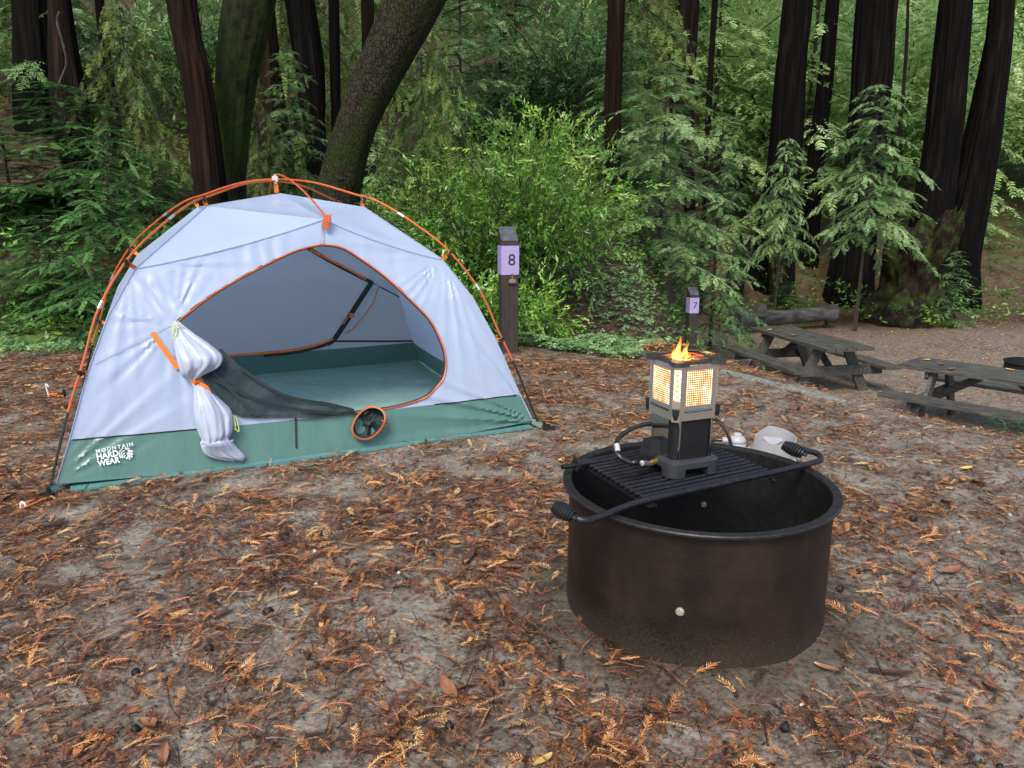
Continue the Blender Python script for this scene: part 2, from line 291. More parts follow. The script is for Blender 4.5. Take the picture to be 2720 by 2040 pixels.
# ------------------------------------------------------------------ mesh helpers
ORG = {}
def tag(o, label=None, cat=None, group=None, kind=None):
    if label: o['label'] = label
    if cat: o['category'] = cat
    if group: o['group'] = group
    if kind: o['kind'] = kind
    return o
def empty(name, loc, label, cat, group=None, rot=0):
    o = bpy.data.objects.new(name, None); col.objects.link(o); o.location = loc; o.rotation_euler = (0, 0, rot); o.empty_display_size = .1
    ORG[o] = (Vector(loc) if rot == 0 else None)
    return tag(o, label, cat, group)
class MB:
    def __init__(s): s.v = []; s.f = []; s.m = []; s.uv = None
    def add(s, vs, fs, mi=0):
        b = len(s.v); s.v += [Vector(p) for p in vs]; s.f += [[b + i for i in f] for f in fs]; s.m += [mi] * len(fs); return s
    def box(s, c, d, rot=None, mi=0, top=1.0, bev=0):
        hx, hy, hz = d[0] / 2, d[1] / 2, d[2] / 2
        vs = [Vector((x * hx * (top if z > 0 else 1), y * hy * (top if z > 0 else 1), z * hz)) for z in (-1, 1) for y in (-1, 1) for x in (-1, 1)]
        if rot: vs = [rot @ p for p in vs]
        c = Vector(c)
        return s.add([p + c for p in vs], [(0, 2, 3, 1), (4, 5, 7, 6), (0, 1, 5, 4), (2, 6, 7, 3), (1, 3, 7, 5), (0, 4, 6, 2)], mi)
    def tube(s, P, r, n=8, mi=0, closed=False, caps=True, sq=(1, 1), up=None):
        P = [Vector(p) for p in P]; k = len(P)
        rr = r if isinstance(r, (list, tuple)) else [r] * k
        vs = []; pn = None
        for i, p in enumerate(P):
            if closed: t = (P[(i + 1) % k] - P[i - 1])
            else: t = P[min(k - 1, i + 1)] - P[max(0, i - 1)]
            t.normalize()
            if pn is None:
                a = Vector(up) if up is not None else (Vector((0, 0, 1)) if abs(t.z) < .9 else Vector((1, 0, 0)))
                pn = (a - t * a.dot(t)).normalized()
            else:
                q = pn - t * pn.dot(t); pn = q.normalized() if q.length > 1e-6 else pn
            b = t.cross(pn)
            for j in range(n):
                an = 2 * math.pi * j / n
                vs.append(p + (pn * math.cos(an) * sq[0] + b * math.sin(an) * sq[1]) * rr[i])
        fs = []
        for i in range(k if closed else k - 1):
            i2 = (i + 1) % k
            for j in range(n):
                j2 = (j + 1) % n
                fs.append((i * n + j, i * n + j2, i2 * n + j2, i2 * n + j))
        if caps and not closed: fs += [tuple(range(n))[::-1], tuple((k - 1) * n + j for j in range(n))]
        return s.add(vs, fs, mi)
    def lathe(s, prof, n=32, c=(0, 0, 0), mi=0, a0=0, a1=2 * math.pi):
        full = abs(a1 - a0 - 2 * math.pi) < 1e-6; m = n if full else n + 1; c = Vector(c); vs = []
        for j in range(m):
            a = a0 + (a1 - a0) * j / n
            for r, z in prof: vs.append(c + Vector((r * math.cos(a), r * math.sin(a), z)))
        L = len(prof); fs = []
        for j in range(n):
            j2 = (j + 1) % m
            for i in range(L - 1): fs.append((j * L + i, j2 * L + i, j2 * L + i + 1, j * L + i + 1))
        return s.add(vs, fs, mi)
    def prism(s, poly, z0, z1, mi=0, xf=None):
        n = len(poly); vs = [Vector((x, y, z0)) for x, y in poly] + [Vector((x, y, z1)) for x, y in poly]
        if xf: vs = [xf @ p for p in vs]
        fs = [tuple(range(n))[::-1], tuple(range(n, 2 * n))] + [(i, (i + 1) % n, n + (i + 1) % n, n + i) for i in range(n)]
        return s.add(vs, fs, mi)
    def ribbon(s, P, w, nrm, mi=0, th=.0):
        """flat strip of width w following P; nrm = face normal"""
        P = [Vector(p) for p in P]; vs = []
        for i, p in enumerate(P):
            t = (P[min(len(P) - 1, i + 1)] - P[max(0, i - 1)]).normalized(); nn = Vector(nrm[i] if isinstance(nrm, list) else nrm); b = t.cross(nn).normalized() * w / 2
            vs += [p - b, p + b, p + b + nn * th, p - b + nn * th]
        fs = []
        for i in range(len(P) - 1):
            a, c = i * 4, i * 4 + 4
            fs += [(a, a + 1, c + 1, c)] if th == 0 else [(a + j, a + (j + 1) % 4, c + (j + 1) % 4, c + j) for j in range(4)]
        if th: fs += [(3, 2, 1, 0), tuple(4 * len(P) - 4 + j for j in range(4))]
        return s.add(vs, fs, mi)
    def build(s, name, mats, parent=None, smooth=True, local=False, base=None, sharp=True):
        if not isinstance(mats, list): mats = [mats]
        vs = s.v; org = Vector((0, 0, 0))
        if parent is not None:
            if not local and ORG.get(parent) is not None: org = ORG[parent]
        elif base is not None: org = Vector(base)
        me = bpy.data.meshes.new(name); me.from_pydata([tuple(p - org) for p in vs], [], s.f)
        for m in mats: me.materials.append(m)
        if len(mats) > 1: me.polygons.foreach_set('material_index', s.m)
        me.polygons.foreach_set('use_smooth', [smooth] * len(s.f))
        me.update()
        if smooth and sharp: me.set_sharp_from_angle(angle=R(38))
        o = bpy.data.objects.new(name, me); col.objects.link(o)
        if parent is not None: o.parent = parent; ORG[o] = ORG.get(parent)
        elif base is not None: o.location = org; ORG[o] = org
        else: ORG[o] = Vector((0, 0, 0))
        return o
def mesh_np(name, V, F4, mats, parent=None, tint=None, mi=None, base=(0, 0, 0), extra=None, smooth=False, loc_only=False):
    V = np.asarray(V, dtype=np.float32).reshape(-1, 3); F4 = np.asarray(F4, dtype=np.int32).reshape(-1, 4)
    me = bpy.data.meshes.new(name); me.vertices.add(len(V)); me.vertices.foreach_set('co', (V - np.array(base, dtype=np.float32)).ravel())
    nf = len(F4); me.loops.add(nf * 4); me.loops.foreach_set('vertex_index', F4.ravel())
    me.polygons.add(nf); me.polygons.foreach_set('loop_start', np.arange(nf, dtype=np.int32) * 4)
    me.polygons.foreach_set('use_smooth', np.full(nf, smooth))
    for m in mats: me.materials.append(m)
    if mi is not None: me.polygons.foreach_set('material_index', np.asarray(mi, dtype=np.int32))
    me.update(calc_edges=True)
    if tint is not None:
        a = me.attributes.new('tint', 'FLOAT', 'POINT'); a.data.foreach_set('value', np.asarray(tint, dtype=np.float32))
    for k, arr in (extra or {}).items():
        a = me.attributes.new(k, 'FLOAT', 'POINT'); a.data.foreach_set('value', np.asarray(arr, dtype=np.float32))
    o = bpy.data.objects.new(name, me); col.objects.link(o)
    if parent is not None: o.parent = parent
    elif not loc_only: o.location = base
    ORG[o] = Vector(base)
    return o
def catmull(P, n=6):
    P = [Vector(p) for p in P]; Q = [P[0] * 2 - P[1]] + P + [P[-1] * 2 - P[-2]]; out = []
    for i in range(1, len(Q) - 2):
        for j in range(n):
            t = j / n; a, b, c, d = Q[i - 1:i + 3]
            out.append(.5 * ((2 * b) + (c - a) * t + (2 * a - 5 * b + 4 * c - d) * t * t + (3 * b - a - 3 * c + d) * t ** 3))
    return out + [P[-1]]
def text_mesh(body, size, extrude=.001, shear=0, spacing=1.0, weight=0):
    cu = bpy.data.curves.new('t', 'FONT'); cu.body = body; cu.size = size; cu.extrude = extrude; cu.align_x = 'CENTER'; cu.align_y = 'CENTER'; cu.space_character = spacing; cu.shear = shear; cu.offset = weight; cu.resolution_u = 4
    o = bpy.data.objects.new('t', cu); col.objects.link(o); dg = bpy.context.evaluated_depsgraph_get()
    me = bpy.data.meshes.new_from_object(o.evaluated_get(dg)); vs = [v.co.copy() for v in me.vertices]; fs = [list(p.vertices) for p in me.polygons]
    bpy.data.objects.remove(o); bpy.data.meshes.remove(me); bpy.data.curves.remove(cu)
    return vs, fs
def copy_tree(o, parent=None):
    c = o.copy(); col.objects.link(c); c.parent = parent
    for ch in [x for x in bpy.data.objects if x.parent is o]: copy_tree(ch, c)
    return c

# ================================================================== TERRAIN
rngn = np.random.default_rng(7)
def axis_pts(a, b, fine_a, fine_b, st, g):
    pts = list(np.arange(fine_a, fine_b, st)); s = st; x = fine_b
    while x < b: pts.append(x); s *= g; x += s
    pts.append(b); s = st; x = fine_a - st; lo = []
    while x > a: lo.append(x); s *= g; x -= s
    lo.append(a); return np.array(sorted(lo) + pts)
xs = axis_pts(-200, 200, -4.6, 6.0, .06, 1.045); ys = axis_pts(-60, 300, .8, 9.0, .055, 1.035)
wet = []
V = []; lit = []; frs = []; grv = []
def zone(x, y):
    yb = (6.05 + .12 * x) if x < 0 else 6.05 - .15 * x
    xb = .17 * y + .010 * max(0, y - 7) ** 1.6
    f = sm(-.25, .5, y - yb + .4 * vn(x, y, 0, 1.2)) * (1 - sm(.5, 1.3, x - xb)) if y > 4 else 0
    f = max(f, sm(15.8, 18.5, y + 1.5 * vn(x, y, 0, .7)) * .9)
    d1 = (x - 1.47) * .872 + (y - 5.1) * .49
    g = sm(-.6, 1.2, d1 + .5 * vn(x, y, 3, 1.0)) * sm(.4, 1.2, x - xb) * (1 - sm(15.5, 18, y)) if x > .2 else 0
    l = max(0, 1 - .85 * g)
    l *= .75 + .25 * sm(2.2, 0, x)
    if y < 5.2: l *= max(.22, min(1, .70 + .32 * vn(x, y, 1, 1.5) + .95 * vn(x, y, 5, 6.5)))
    if y > 14: l = .8
    return l, f, g
for y in ys:
    for x in xs:
        V.append((x, y, TZ(x, y))); l, f, g = zone(x, y); lit.append(l); frs.append(f); grv.append(g); rr = math.hypot(x - .5086, y - 1.971); wet.append((1 - sm(.38, .62 + .1 * vn(x, y, 0, 3), rr)) * .9)
nx, ny = len(xs), len(ys)
ii, jj = np.meshgrid(np.arange(nx - 1), np.arange(ny - 1)); a = (jj * nx + ii).ravel()
gr = mesh_np('ground', V, np.stack([a, a + 1, a + 1 + nx, a + nx], 1), [M['ground']], extra={'litter': lit, 'forest': frs, 'gravel': grv, 'wet': wet}, smooth=True)
tag(gr, kind='structure')

# ================================================================== TENT
A = G(132, 1322); B = G(1445, 1140); C0 = G(172, 1053); D0 = A + (B - A) + (C0 - A)
D0 = (D0 + G(1134, 958)) / 2
TC = (A + D0) / 2; e1 = (B - A).normalized(); e2 = Vector((-e1.y, e1.x, 0)); TC.z = 0
RMAX = 1.467; KS = .7485; KQ = .640
def TL(s, q, z): return TC + e1 * s + e2 * q + Vector((0, 0, z))
POLE = [(1.467, 0), (1.335, .31), (1.24, .5), (1.14, .705), (.975, .895), (.80, 1.02), (.60, 1.13), (.455, 1.172), (.22, 1.232), (0, 1.252)]
RIDGE = [(1.425, .035), (1.345, .19), (1.225, .45), (1.10, .665), (.935, .855)]
RQ = [(-r * KQ, z) for r, z in RIDGE]
def qf(z):
    if z <= RQ[0][1]: return RQ[0][0] + (z - RQ[0][1]) * .30
    for (q0, z0), (q1, z1) in zip(RQ, RQ[1:]):
        if z <= z1: return q0 + (q1 - q0) * (z - z0) / (z1 - z0)
    return RQ[-1][0] + (z - RQ[-1][1]) * .40
def hit(px, py, back=False):
    """pixel -> (s, z) on the front (or back) wall"""
    d = ray(px, py); lo, hi = 1.0, 9.0
    def g(t):
        p = CAM + d * t; r = p - TC; q = r.dot(e2)
        return (q + qf(p.z)) if back else (q - qf(p.z))
    if back:
        lo = 4.0
    for _ in range(50):
        m = (lo + hi) / 2
        if g(m) < 0: lo = m
        else: hi = m
    p = CAM + d * lo; return ((p - TC).dot(e1), p.z)
CR = []                                          # tension points of the front wall
def wrk(s, z):
    w = 0
    for k, (cs, cz, am, fr, rad, ph) in enumerate(CR):
        dx, dz = s - cs, z - cz; r = math.hypot(dx, dz)
        if r > rad or r < .02: continue
        an = math.atan2(dz, dx); fall = (1 - r / rad) ** 1.3 * min(1, r / .12)
        c_ = math.sin(an * fr + ph + 1.2 * math.sin(an * 5 + ph)); w += am * fall * (math.copysign(abs(c_) ** 1.0, c_) + .3 * math.sin(an * fr * 2.1 + ph + 2)) * (.55 + .45 * math.sin(an * 7 + ph * 2))
    w += .005 * vn(s, z * .5, 1, 2.5) + .0025 * vn(s * 1.2 + z, z - s * .3, 7, 7)
    return w
def FP(s, z, off=0.0):
    """front wall point, off = metres towards the camera side"""
    return TL(s, qf(z) - off, z)
def FS(px, py, off=0.0):
    s, z = hit(px, py); return FP(s, z, off + wrk(s, z))
CR += [(1.10, .03, .0125, 38, 1.1, 0), (-1.10, .03, .0060, 30, 1.0, 2), (-.72, .875, .0060, 30, .85, 1), (.72, .875, .0065, 34, .85, 0),
       (hit(463, 860)[0], hit(463, 860)[1], .0075, 24, .5, 0)]
tent = empty('tent', TC, 'white and sea green dome tent with orange poles, its front door unzipped and tied back', 'tent')
def dens(P, step):
    out = []
    for p, q in zip(P, P[1:]):
        d = math.dist(p, q); k = max(1, int(d / step))
        out += [(p[0] + (q[0] - p[0]) * i / k, p[1] + (q[1] - p[1]) * i / k) for i in range(k)]
    return out + [P[-1]]
def sm2(P, n=5): return [(p.x, p.y) for p in catmull([(a, b, 0) for a, b in P], n)]
Lr = [(-r * KS, z) for r, z in RIDGE]; Rr = [(r * KS, z) for r, z in RIDGE]
Fs, Fz = hit(859, 583)
def brk(a, b, sag=.018):
    out = []
    for i in range(13):
        t = i / 12; out.append((a[0] + (b[0] - a[0]) * t, a[1] + (b[1] - a[1]) * t - sag * 4 * t * (1 - t)))
    return out
outline = dens(Lr, .05) + brk(Lr[-1], (Fs, Fz))[1:] + brk((Fs, Fz), Rr[-1])[1:] + dens(Rr[::-1], .05)[1:]
base_edge = dens([Rr[0], (.6, .012), (0, .008), (-.6, .012), Lr[0]], .05)[1:-1]
outline += base_edge
hole_px = [(855, 650), (905, 657), (953, 684), (1025, 736), (1098, 804), (1145, 855), (1174, 915), (1184, 965), (1174, 1008), (1134, 1052), (1080, 1074), (1015, 1087), (917, 1098), (855, 1102), (700, 1106), (640, 1102), (600, 1078), (550, 1010), (500, 925), (463, 862)]
hole_top = [(463, 860), (575, 776), (701, 706), (772, 672), (815, 658), (855, 650)]
hole = sm2([hit(*p) for p in hole_px], 5) + sm2([hit(*p) for p in hole_top], 5)[1:-1]
bandL, bandR = hit(189, 1168)[1], hit(1387, 1046)[1]
def band_z(s): return lerp(bandL, bandR, (s + 1.0) / 2.0) - .012 * math.cos(s * 1.5)
def inside(p, poly):
    x, y = p; c = False; j = len(poly) - 1
    for i in range(len(poly)):
        xi, yi = poly[i]; xj, yj = poly[j]
        if (yi > y) != (yj > y) and x < (xj - xi) * (y - yi) / (yj - yi) + xi: c = not c
        j = i
    return c
def sheet(outl, holes, lines, step, f3, split=None):
    """triangulate a 2D outline with holes and constraint lines; f3(s,z) -> world"""
    pts = [Vector(p) for p in outl]; n0 = len(pts); edges = [(i, (i + 1) % n0) for i in range(n0)]
    for h in holes:
        b = len(pts); pts += [Vector(p) for p in h]; edges += [(b + i, b + (i + 1) % len(h)) for i in range(len(h))]
    for l in lines:
        b = len(pts); pts += [Vector(p) for p in l]; edges += [(b + i, b + i + 1) for i in range(len(l) - 1)]
    x0, x1 = min(p[0] for p in outl), max(p[0] for p in outl); y0, y1 = min(p[1] for p in outl), max(p[1] for p in outl)
    j = 0; y = y0 + step * .6
    while y < y1:
        x = x0 + (step / 2 if j % 2 else 0)
        while x < x1:
            if inside((x, y), outl) and not any(inside((x, y), h) for h in holes): pts.append(Vector((x, y)))
            x += step
        y += step * .87; j += 1
    v, _, fs, *_ = delaunay_2d_cdt(pts, edges, [], 0, 1e-5)
    groups = {}
    for f in fs:
        cx = sum(v[i][0] for i in f) / len(f); cy = sum(v[i][1] for i in f) / len(f)
        if not inside((cx, cy), outl) or any(inside((cx, cy), h) for h in holes): continue
        groups.setdefault(split(cx, cy) if split else 0, []).append(f)
    res = {}
    for k, F in groups.items():
        used = sorted({i for f in F for i in f}); mp = {i: n for n, i in enumerate(used)}
        mb = MB(); mb.add([f3(v[i][0], v[i][1]) for i in used], [[mp[i] for i in f] for f in F]); res[k] = mb
    return res
def edge_damp(s, z):
    rr = abs(s) / KS; e = 1.0
    for (r0, z0), (r1, z1) in zip(RIDGE, RIDGE[1:]):
        if z0 <= z <= z1: e = min(1, max(0, (r0 + (r1 - r0) * (z - z0) / (z1 - z0) - rr)) / .06)
    if z > Fz - .001: e = 0
    return e
def brkdist(s, z):
    zb = Fz + (RIDGE[-1][1] - Fz) * min(1, abs(s - Fs) / (.70 - (Fs if s > Fs else -Fs))) - .01
    return zb - z
def front3(s, z):
    d = edge_damp(s, z); w = wrk(s, z); b = brkdist(s, z)
    if 0 < b < .28 and z > .5: w += .0042 * math.sin(s * 80 + 5 * vn(s * 1.5, z * .4, 3, 3)) * max(0, .35 + 1.3 * vn(s, 2, 2, 3)) * (1 - b / .28) * min(1, b / .03)
    d *= min(1, max(0, b) / .04) if z > .5 else 1
    return FP(s, z, w * d + .0)
bl = [(s_, band_z(s_)) for s_ in np.linspace(-1.2, 1.2, 60)]
bl = [p for p in bl if inside(p, outline)]
zb_l = band_z(-1.0); zb_r = band_z(1.0)
parts = sheet(outline, [hole], [bl], .013, front3, lambda s_, z_: 'band' if z_ < band_z(s_) else 'wall')
parts['wall'].build('front_wall', M['fly'], tent)
parts['band'].build('floor_band', M['green'], tent)
# seam between them, zip edge of the door
seam = MB(); seam.ribbon([front3(s_, z_) + e2 * -.002 for s_, z_ in dens(bl, .03) if not inside((s_, z_), hole)] if False else [FP(s_, z_, wrk(s_, z_) * edge_damp(s_, z_) + .003) for s_, z_ in bl if s_ < hit(600, 1090)[0]], .006, -e2); seam.build('seam', M['tealdark'], tent); seam = MB()
seam.ribbon([FP(s_, z_, wrk(s_, z_) * edge_damp(s_, z_) + .003) for s_, z_ in bl if s_ > hit(1134, 1052)[0]], .006, -e2)
seam.build('seam', M['tealdark'], tent)
z_ = MB(); z_.tube([front3(*p) - e2 * .004 for p in hole], .0042, 6, closed=True); z_.build('door_zip', M['orange'], tent)
z_ = MB(); z_.tube([front3(*p) + e2 * .006 for p in hole], .008, 6, closed=True, sq=(1, .6)); z_.build('door_hem', M['tealdark'], tent)
zp = MB(); zp.ribbon([FS(857, 590, .004), FS(856, 620, .004), FS(855, 648, .004)], .012, -e2); zp.ribbon([FS(862, 590, .006), FS(861, 620, .006), FS(859, 648, .006)], .003, -e2); zp.build('apex_seam', M['silver'], tent)
# thin seam crossing the left panel
ls = MB(); ls.ribbon([FS(lerp(250, 458, t), lerp(968, 862, t) , .004) for t in np.linspace(0, 1, 14)], .004, -e2); ls.build('panel_seam', M['inner'], tent)
# back wall (mirror), cloth greyed to stand for the shade inside, green band
def back3(s, z): return TL(s, -qf(z) + .008 * vn(s, z, 4, 3) * edge_damp(s, z), z)
bpart = sheet(outline, [], [bl], .05, back3, lambda s_, z_: 'band' if z_ < band_z(s_) + .0 else 'wall')
bpart['wall'].build('back_wall', M['inner'], tent); bpart['band'].build('floor_band', M['green'], tent)
def BS(px, py, off=.006): s, z = hit(px, py, True); return TL(s, -qf(z) - off, z)
def strip(name, pts, w, m, off=.006, th=.003):
    mb = MB(); mb.ribbon([BS(x, y, off) for x, y in [(p.x, p.y) for p in catmull([(a, b, 0) for a, b in pts], 5)]], w, -e2, th=th); return mb.build(name, m, tent)
bd = [(700, 941), (760, 936), (820, 925), (860, 914), (885, 903), (915, 860), (950, 805), (985, 752)]
strip('back_door_tape', bd, .034, M['tealdark'], .006)
strip('back_door_tape', [(812, 655), (870, 690), (930, 722), (990, 752)], .024, M['tealdark'], .006)
strip('back_door_zip', [(600, 944), (700, 937), (760, 932), (820, 921), (860, 909), (884, 899)], .013, M['webbing'], .012)
strip('back_door_zip', [(822, 662), (870, 688), (930, 718), (970, 742)], .013, M['webbing'], .012)
strip('back_band_seam', [(885, 906), (960, 906), (1040, 906), (1116, 905)], .012, M['tealdark'], .005)
mb = MB(); mb.ribbon([BS(1000, 757, .03), BS(970, 815, .045), BS(940, 850, .045), BS(915, 882, .03)], .035, -e2); mb.build('gear_loop', M['fly'], tent)
mb = MB(); mb.tube([BS(1002, 757, .035), BS(988, 800, .05), BS(960, 838, .05), BS(935, 872, .04), BS(912, 884, .035)], .004, 6); mb.build('gear_loop_cord', M['webbing'], tent)
mb = MB(); mb.box(BS(931, 836, .03), (.03, .012, .03)); mb.box(BS(915, 850, .03), (.012, .02, .06), Matrix.Rotation(R(35), 4, 'Y')); mb.build('toggle', M['orange'], tent)
mb = MB(); mb.ribbon([BS(990, 752, .008), BS(1040, 778, .008), BS(1091, 805, .008)], .008, -e2); mb.ribbon([BS(1091, 805, .012), BS(1108, 858, .012), BS(1121, 905, .012), BS(1135, 950, .014)], .010, -e2); mb.build('inner_seam', M['tealdark'], tent)
mb = MB(); mb.add([BS(1130, 935, .02), BS(1143, 955, .05), BS(1126, 958, .05)], [(0, 1, 2)]); mb.add([BS(1130, 935, .02), BS(1143, 955, .03), BS(1126, 958, .03)], [(2, 1, 0)]); mb.build('corner_gusset', M['tealdark'], tent)
# side walls, roof
def dg(r, z, side, fb): return TL(side * r * KS, fb * r * KQ, z)
def grid(P00, P10, P11, P01, nu, nv, sag, nrm=None):
    vs = []; 
    n = (P10 - P00).cross(P01 - P00).normalized() if nrm is None else nrm
    for j in range(nv + 1):
        for i in range(nu + 1):
            u, v = i / nu, j / nv
            p = (P00 * (1 - u) + P10 * u) * (1 - v) + (P01 * (1 - u) + P11 * u) * v
            vs.append(p + n * (sag * 4 * u * (1 - u) + .003 * vn(u * 4, v * 4, P00.x) * min(1, 8 * u * (1 - u) * v * (1 - v) * 4)))
    return vs, [(j * (nu + 1) + i, j * (nu + 1) + i + 1, (j + 1) * (nu + 1) + i + 1, (j + 1) * (nu + 1) + i) for j in range(nv) for i in range(nu)]
TOP1 = (.50, 1.118); TOP0 = (0.0, 1.188)
for side in (-1, 1):
    w = MB(); bnd = MB(); inw = e1 * -side
    lv = RIDGE + [TOP1]
    zb = band_z(side * 1.0)
    rb = lerp(RIDGE[0][0], RIDGE[1][0], (zb - .035) / (.19 - .035)) if zb < .19 else lerp(RIDGE[1][0], RIDGE[2][0], (zb - .19) / (.45 - .19))
    levels = [RIDGE[0], (rb, zb)] + [l for l in RIDGE[1:] if l[1] > zb] + [TOP1]
    for k, (a, b) in enumerate(zip(levels, levels[1:])):
        vs, fs = grid(dg(*a, side, -1), dg(*a, side, 1), dg(*b, side, 1), dg(*b, side, -1), 14, 3, .05, inw)
        (bnd if k == 0 else w).add(vs, fs)
    w.build('side_wall', M['fly'], tent); bnd.build('floor_band', M['green'], tent)
hub = TL(Fs * .15, 0, TOP0[1])
for fb in (-1, 1):
    F3 = TL(Fs, fb * -qf(Fz), Fz); w = MB()
    def tri(a, b, c, sag=.012, n=10, bl=None):
        vs = []; fs = []; nn = (b - a).cross(c - a).normalized(); nn = nn if nn.z < 0 else -nn; ix = {}
        for i in range(n + 1):
            for j in range(n + 1 - i):
                u, v = i / n, j / n; wgt = 27 * u * v * (1 - u - v); ix[i, j] = len(vs)
                p = a * (1 - u - v) + b * u + c * v
                e = 4 * u * (1 - u - v) if v == 0 else 0
                if j == 0: p = p - Vector((0, 0, .018 * 4 * u * (1 - u) * (bl or 0)))
                vs.append(p + nn * (sag * wgt))
        for i in range(n):
            for j in range(n - i):
                fs.append((ix[i, j], ix[i + 1, j], ix[i, j + 1]))
                if i + j < n - 1: fs.append((ix[i + 1, j], ix[i + 1, j + 1], ix[i, j + 1]))
        w.add(vs, fs)
    for side in (-1, 1):
        c2, c1 = dg(*RIDGE[-1], side, fb), dg(*TOP1, side, fb)
        tri(F3, c2, c1, bl=1, n=12); tri(F3, c1, hub)
    w.build('roof_panel', M['fly'], tent)
w = MB()
for side in (-1, 1):
    w.add([dg(*TOP1, side, -1), dg(*TOP1, side, 1), hub], [(0, 1, 2)])
w.build('roof_panel', M['fly'], tent, smooth=False)
# piping along the ridge break of the front wall
pp = MB(); pp.tube([FP(s_, z_, .002) for s_, z_ in brk(Lr[-1], (Fs, Fz))], .0035, 6); pp.build('piping', M['fly'], tent); pp = MB(); pp.tube([FP(s_, z_, .002) for s_, z_ in brk((Fs, Fz), Rr[-1])], .0035, 6); pp.build('piping', M['fly'], tent)
for side in (-1, 1): pp = MB(); pp.tube([dg(r + .002, z + .002, side, -1) for r, z in RIDGE + [TOP1]], .003, 6); pp.build('piping', M['fly'], tent)
# floor and groundsheet
w = MB(); n_ = 30; rc = [dg(1.425, .03, sx, sy) for sx, sy in ((-1, -1), (1, -1), (1, 1), (-1, 1))]
vs = []
for j in range(n_ + 1):
    for i in range(n_ + 1):
        u, v = i / n_, j / n_; p = (rc[0] * (1 - u) + rc[1] * u) * (1 - v) + (rc[3] * (1 - u) + rc[2] * u) * v
        p.z = .030 - .014 * min(1, 8 * u * (1 - u)) * min(1, 8 * v * (1 - v)) + .016 * abs(vn(u * 3 + v, v * 2, 2, 2.2)) * min(1, 12 * u * (1 - u)) * min(1, 12 * v * (1 - v)); vs.append(p)
w.add(vs, [(j * (n_ + 1) + i, j * (n_ + 1) + i + 1, (j + 1) * (n_ + 1) + i + 1, (j + 1) * (n_ + 1) + i) for j in range(n_) for i in range(n_)])
w.build('tent_floor', M['floor'], tent)
w = MB(); g0 = [TL(-1.02, -.955, .016), TL(1.05, -.945, .016), TL(1.05, .90, .014), TL(-1.02, .90, .014)]
w.add(g0 + [p - Vector((0, 0, .012)) for p in g0], [(0, 1, 2, 3), (4, 7, 6, 5), (0, 4, 5, 1), (1, 5, 6, 2), (2, 6, 7, 3), (3, 7, 4, 0)]); w.build('groundsheet', M['sheet'], tent, smooth=False)
# poles
def polepts(side, fb): return catmull([dg(r, z, side, fb) for r, z in POLE], 6)
for side, fb, dz in ((-1, -1, 0), (1, -1, .010)):
    p1 = polepts(side, fb); p2 = polepts(-side, -fb)[::-1]
    full = [p + Vector((0, 0, dz * sm(.6, 1.2, p.z))) for p in p1 + p2[1:]]
    iA = next(i for i, p in enumerate(full) if p.z > .31); iB = len(full) - 1 - next(i for i, p in enumerate(full[::-1]) if p.z > .31)
    po = MB(); po.tube(full[iA:iB + 1], .0052, 8); pole = po.build('arch_pole', M['orange'], tent)
    for seg in (full[:iA + 1], full[iB:]):
        q = MB(); q.tube(seg, .0056, 8); q.build('pole_leg', M['blackpl'], tent)
    for zf in (.705, 1.05):
        for s_ in (full, full[::-1]):
            i = next(i for i, p in enumerate(s_) if p.z > zf); dirn = (s_[i + 1] - s_[i]).normalized()
            q = MB(); q.tube([s_[i], s_[i] + dirn * .035], .0066, 8); fe = q.build('ferrule', M['silver'], tent); fe.parent = pole
q = MB(); q.box(TL(.0, 0, 1.262), (.030, .022, .028)); q.tube([TL(0, 0, 1.235), TL(0, 0, 1.285)], .008, 8); q.build('hub', M['silver'], tent)
q = MB(); q.ribbon([TL(.0, -.0, 1.19), TL(.0, -.0, 1.245)], .022, -e2, th=.003); q.build('hub_strap', M['webbing'], tent)
fpt = TL(Fs, qf(Fz) - .01, Fz)
rp = catmull([FS(868, 583, .04) + Vector((0, 0, .0)), lerp(FS(868, 583, .04), TL(0, 0, 1.275), .5) + Vector((0, 0, .045)), TL(.01, 0, 1.285), TL(.02, .33, 1.235), TL(.03, .60, 1.10)], 8)
q = MB(); q.tube(rp, .0048, 8); q.build('ridge_pole', M['orange'], tent)
q = MB(); c = FS(864, 580, .045); q.box(c, (.034, .02, .035)); q.box(c - Vector((.006, 0, .03)), (.024, .018, .035), Matrix.Rotation(R(-20), 4, 'Y')); q.build('ridge_clip', M['orange'], tent)
# clips and straps
def polez(r):
    for (r0, z0), (r1, z1) in zip(POLE, POLE[1:]):
        if r1 <= r <= r0: return z0 + (z1 - z0) * (r0 - r) / (r0 - r1)
for side in (-1, 1):
    for fb in (-1, 1):
        for (fr, fz), (pr, pz) in (((1.225, .45), (1.262, .455)), ((.935, .855), (.985, .885)), ((.50, 1.118), (.515, 1.155))):
            a, b = dg(fr, fz, side, fb), dg(pr, pz, side, fb); d = (b - a).normalized()
            q = MB(); q.tube([b - d * .02, b + d * .008], .0085, 6, sq=(1, .7)); q.tube([b + Vector((0, 0, -.012)), b + Vector((0, 0, .012))], .009, 6); cl = q.build('clip', M['blackpl'], tent)
            q = MB(); nn = d.cross(Vector((0, 0, 1))).normalized(); q.ribbon([a, (a + b) / 2, b], .018, -e2 if fb < 0 else e2, th=.003); st = q.build('strap', M['webbing'], tent); st.parent = cl
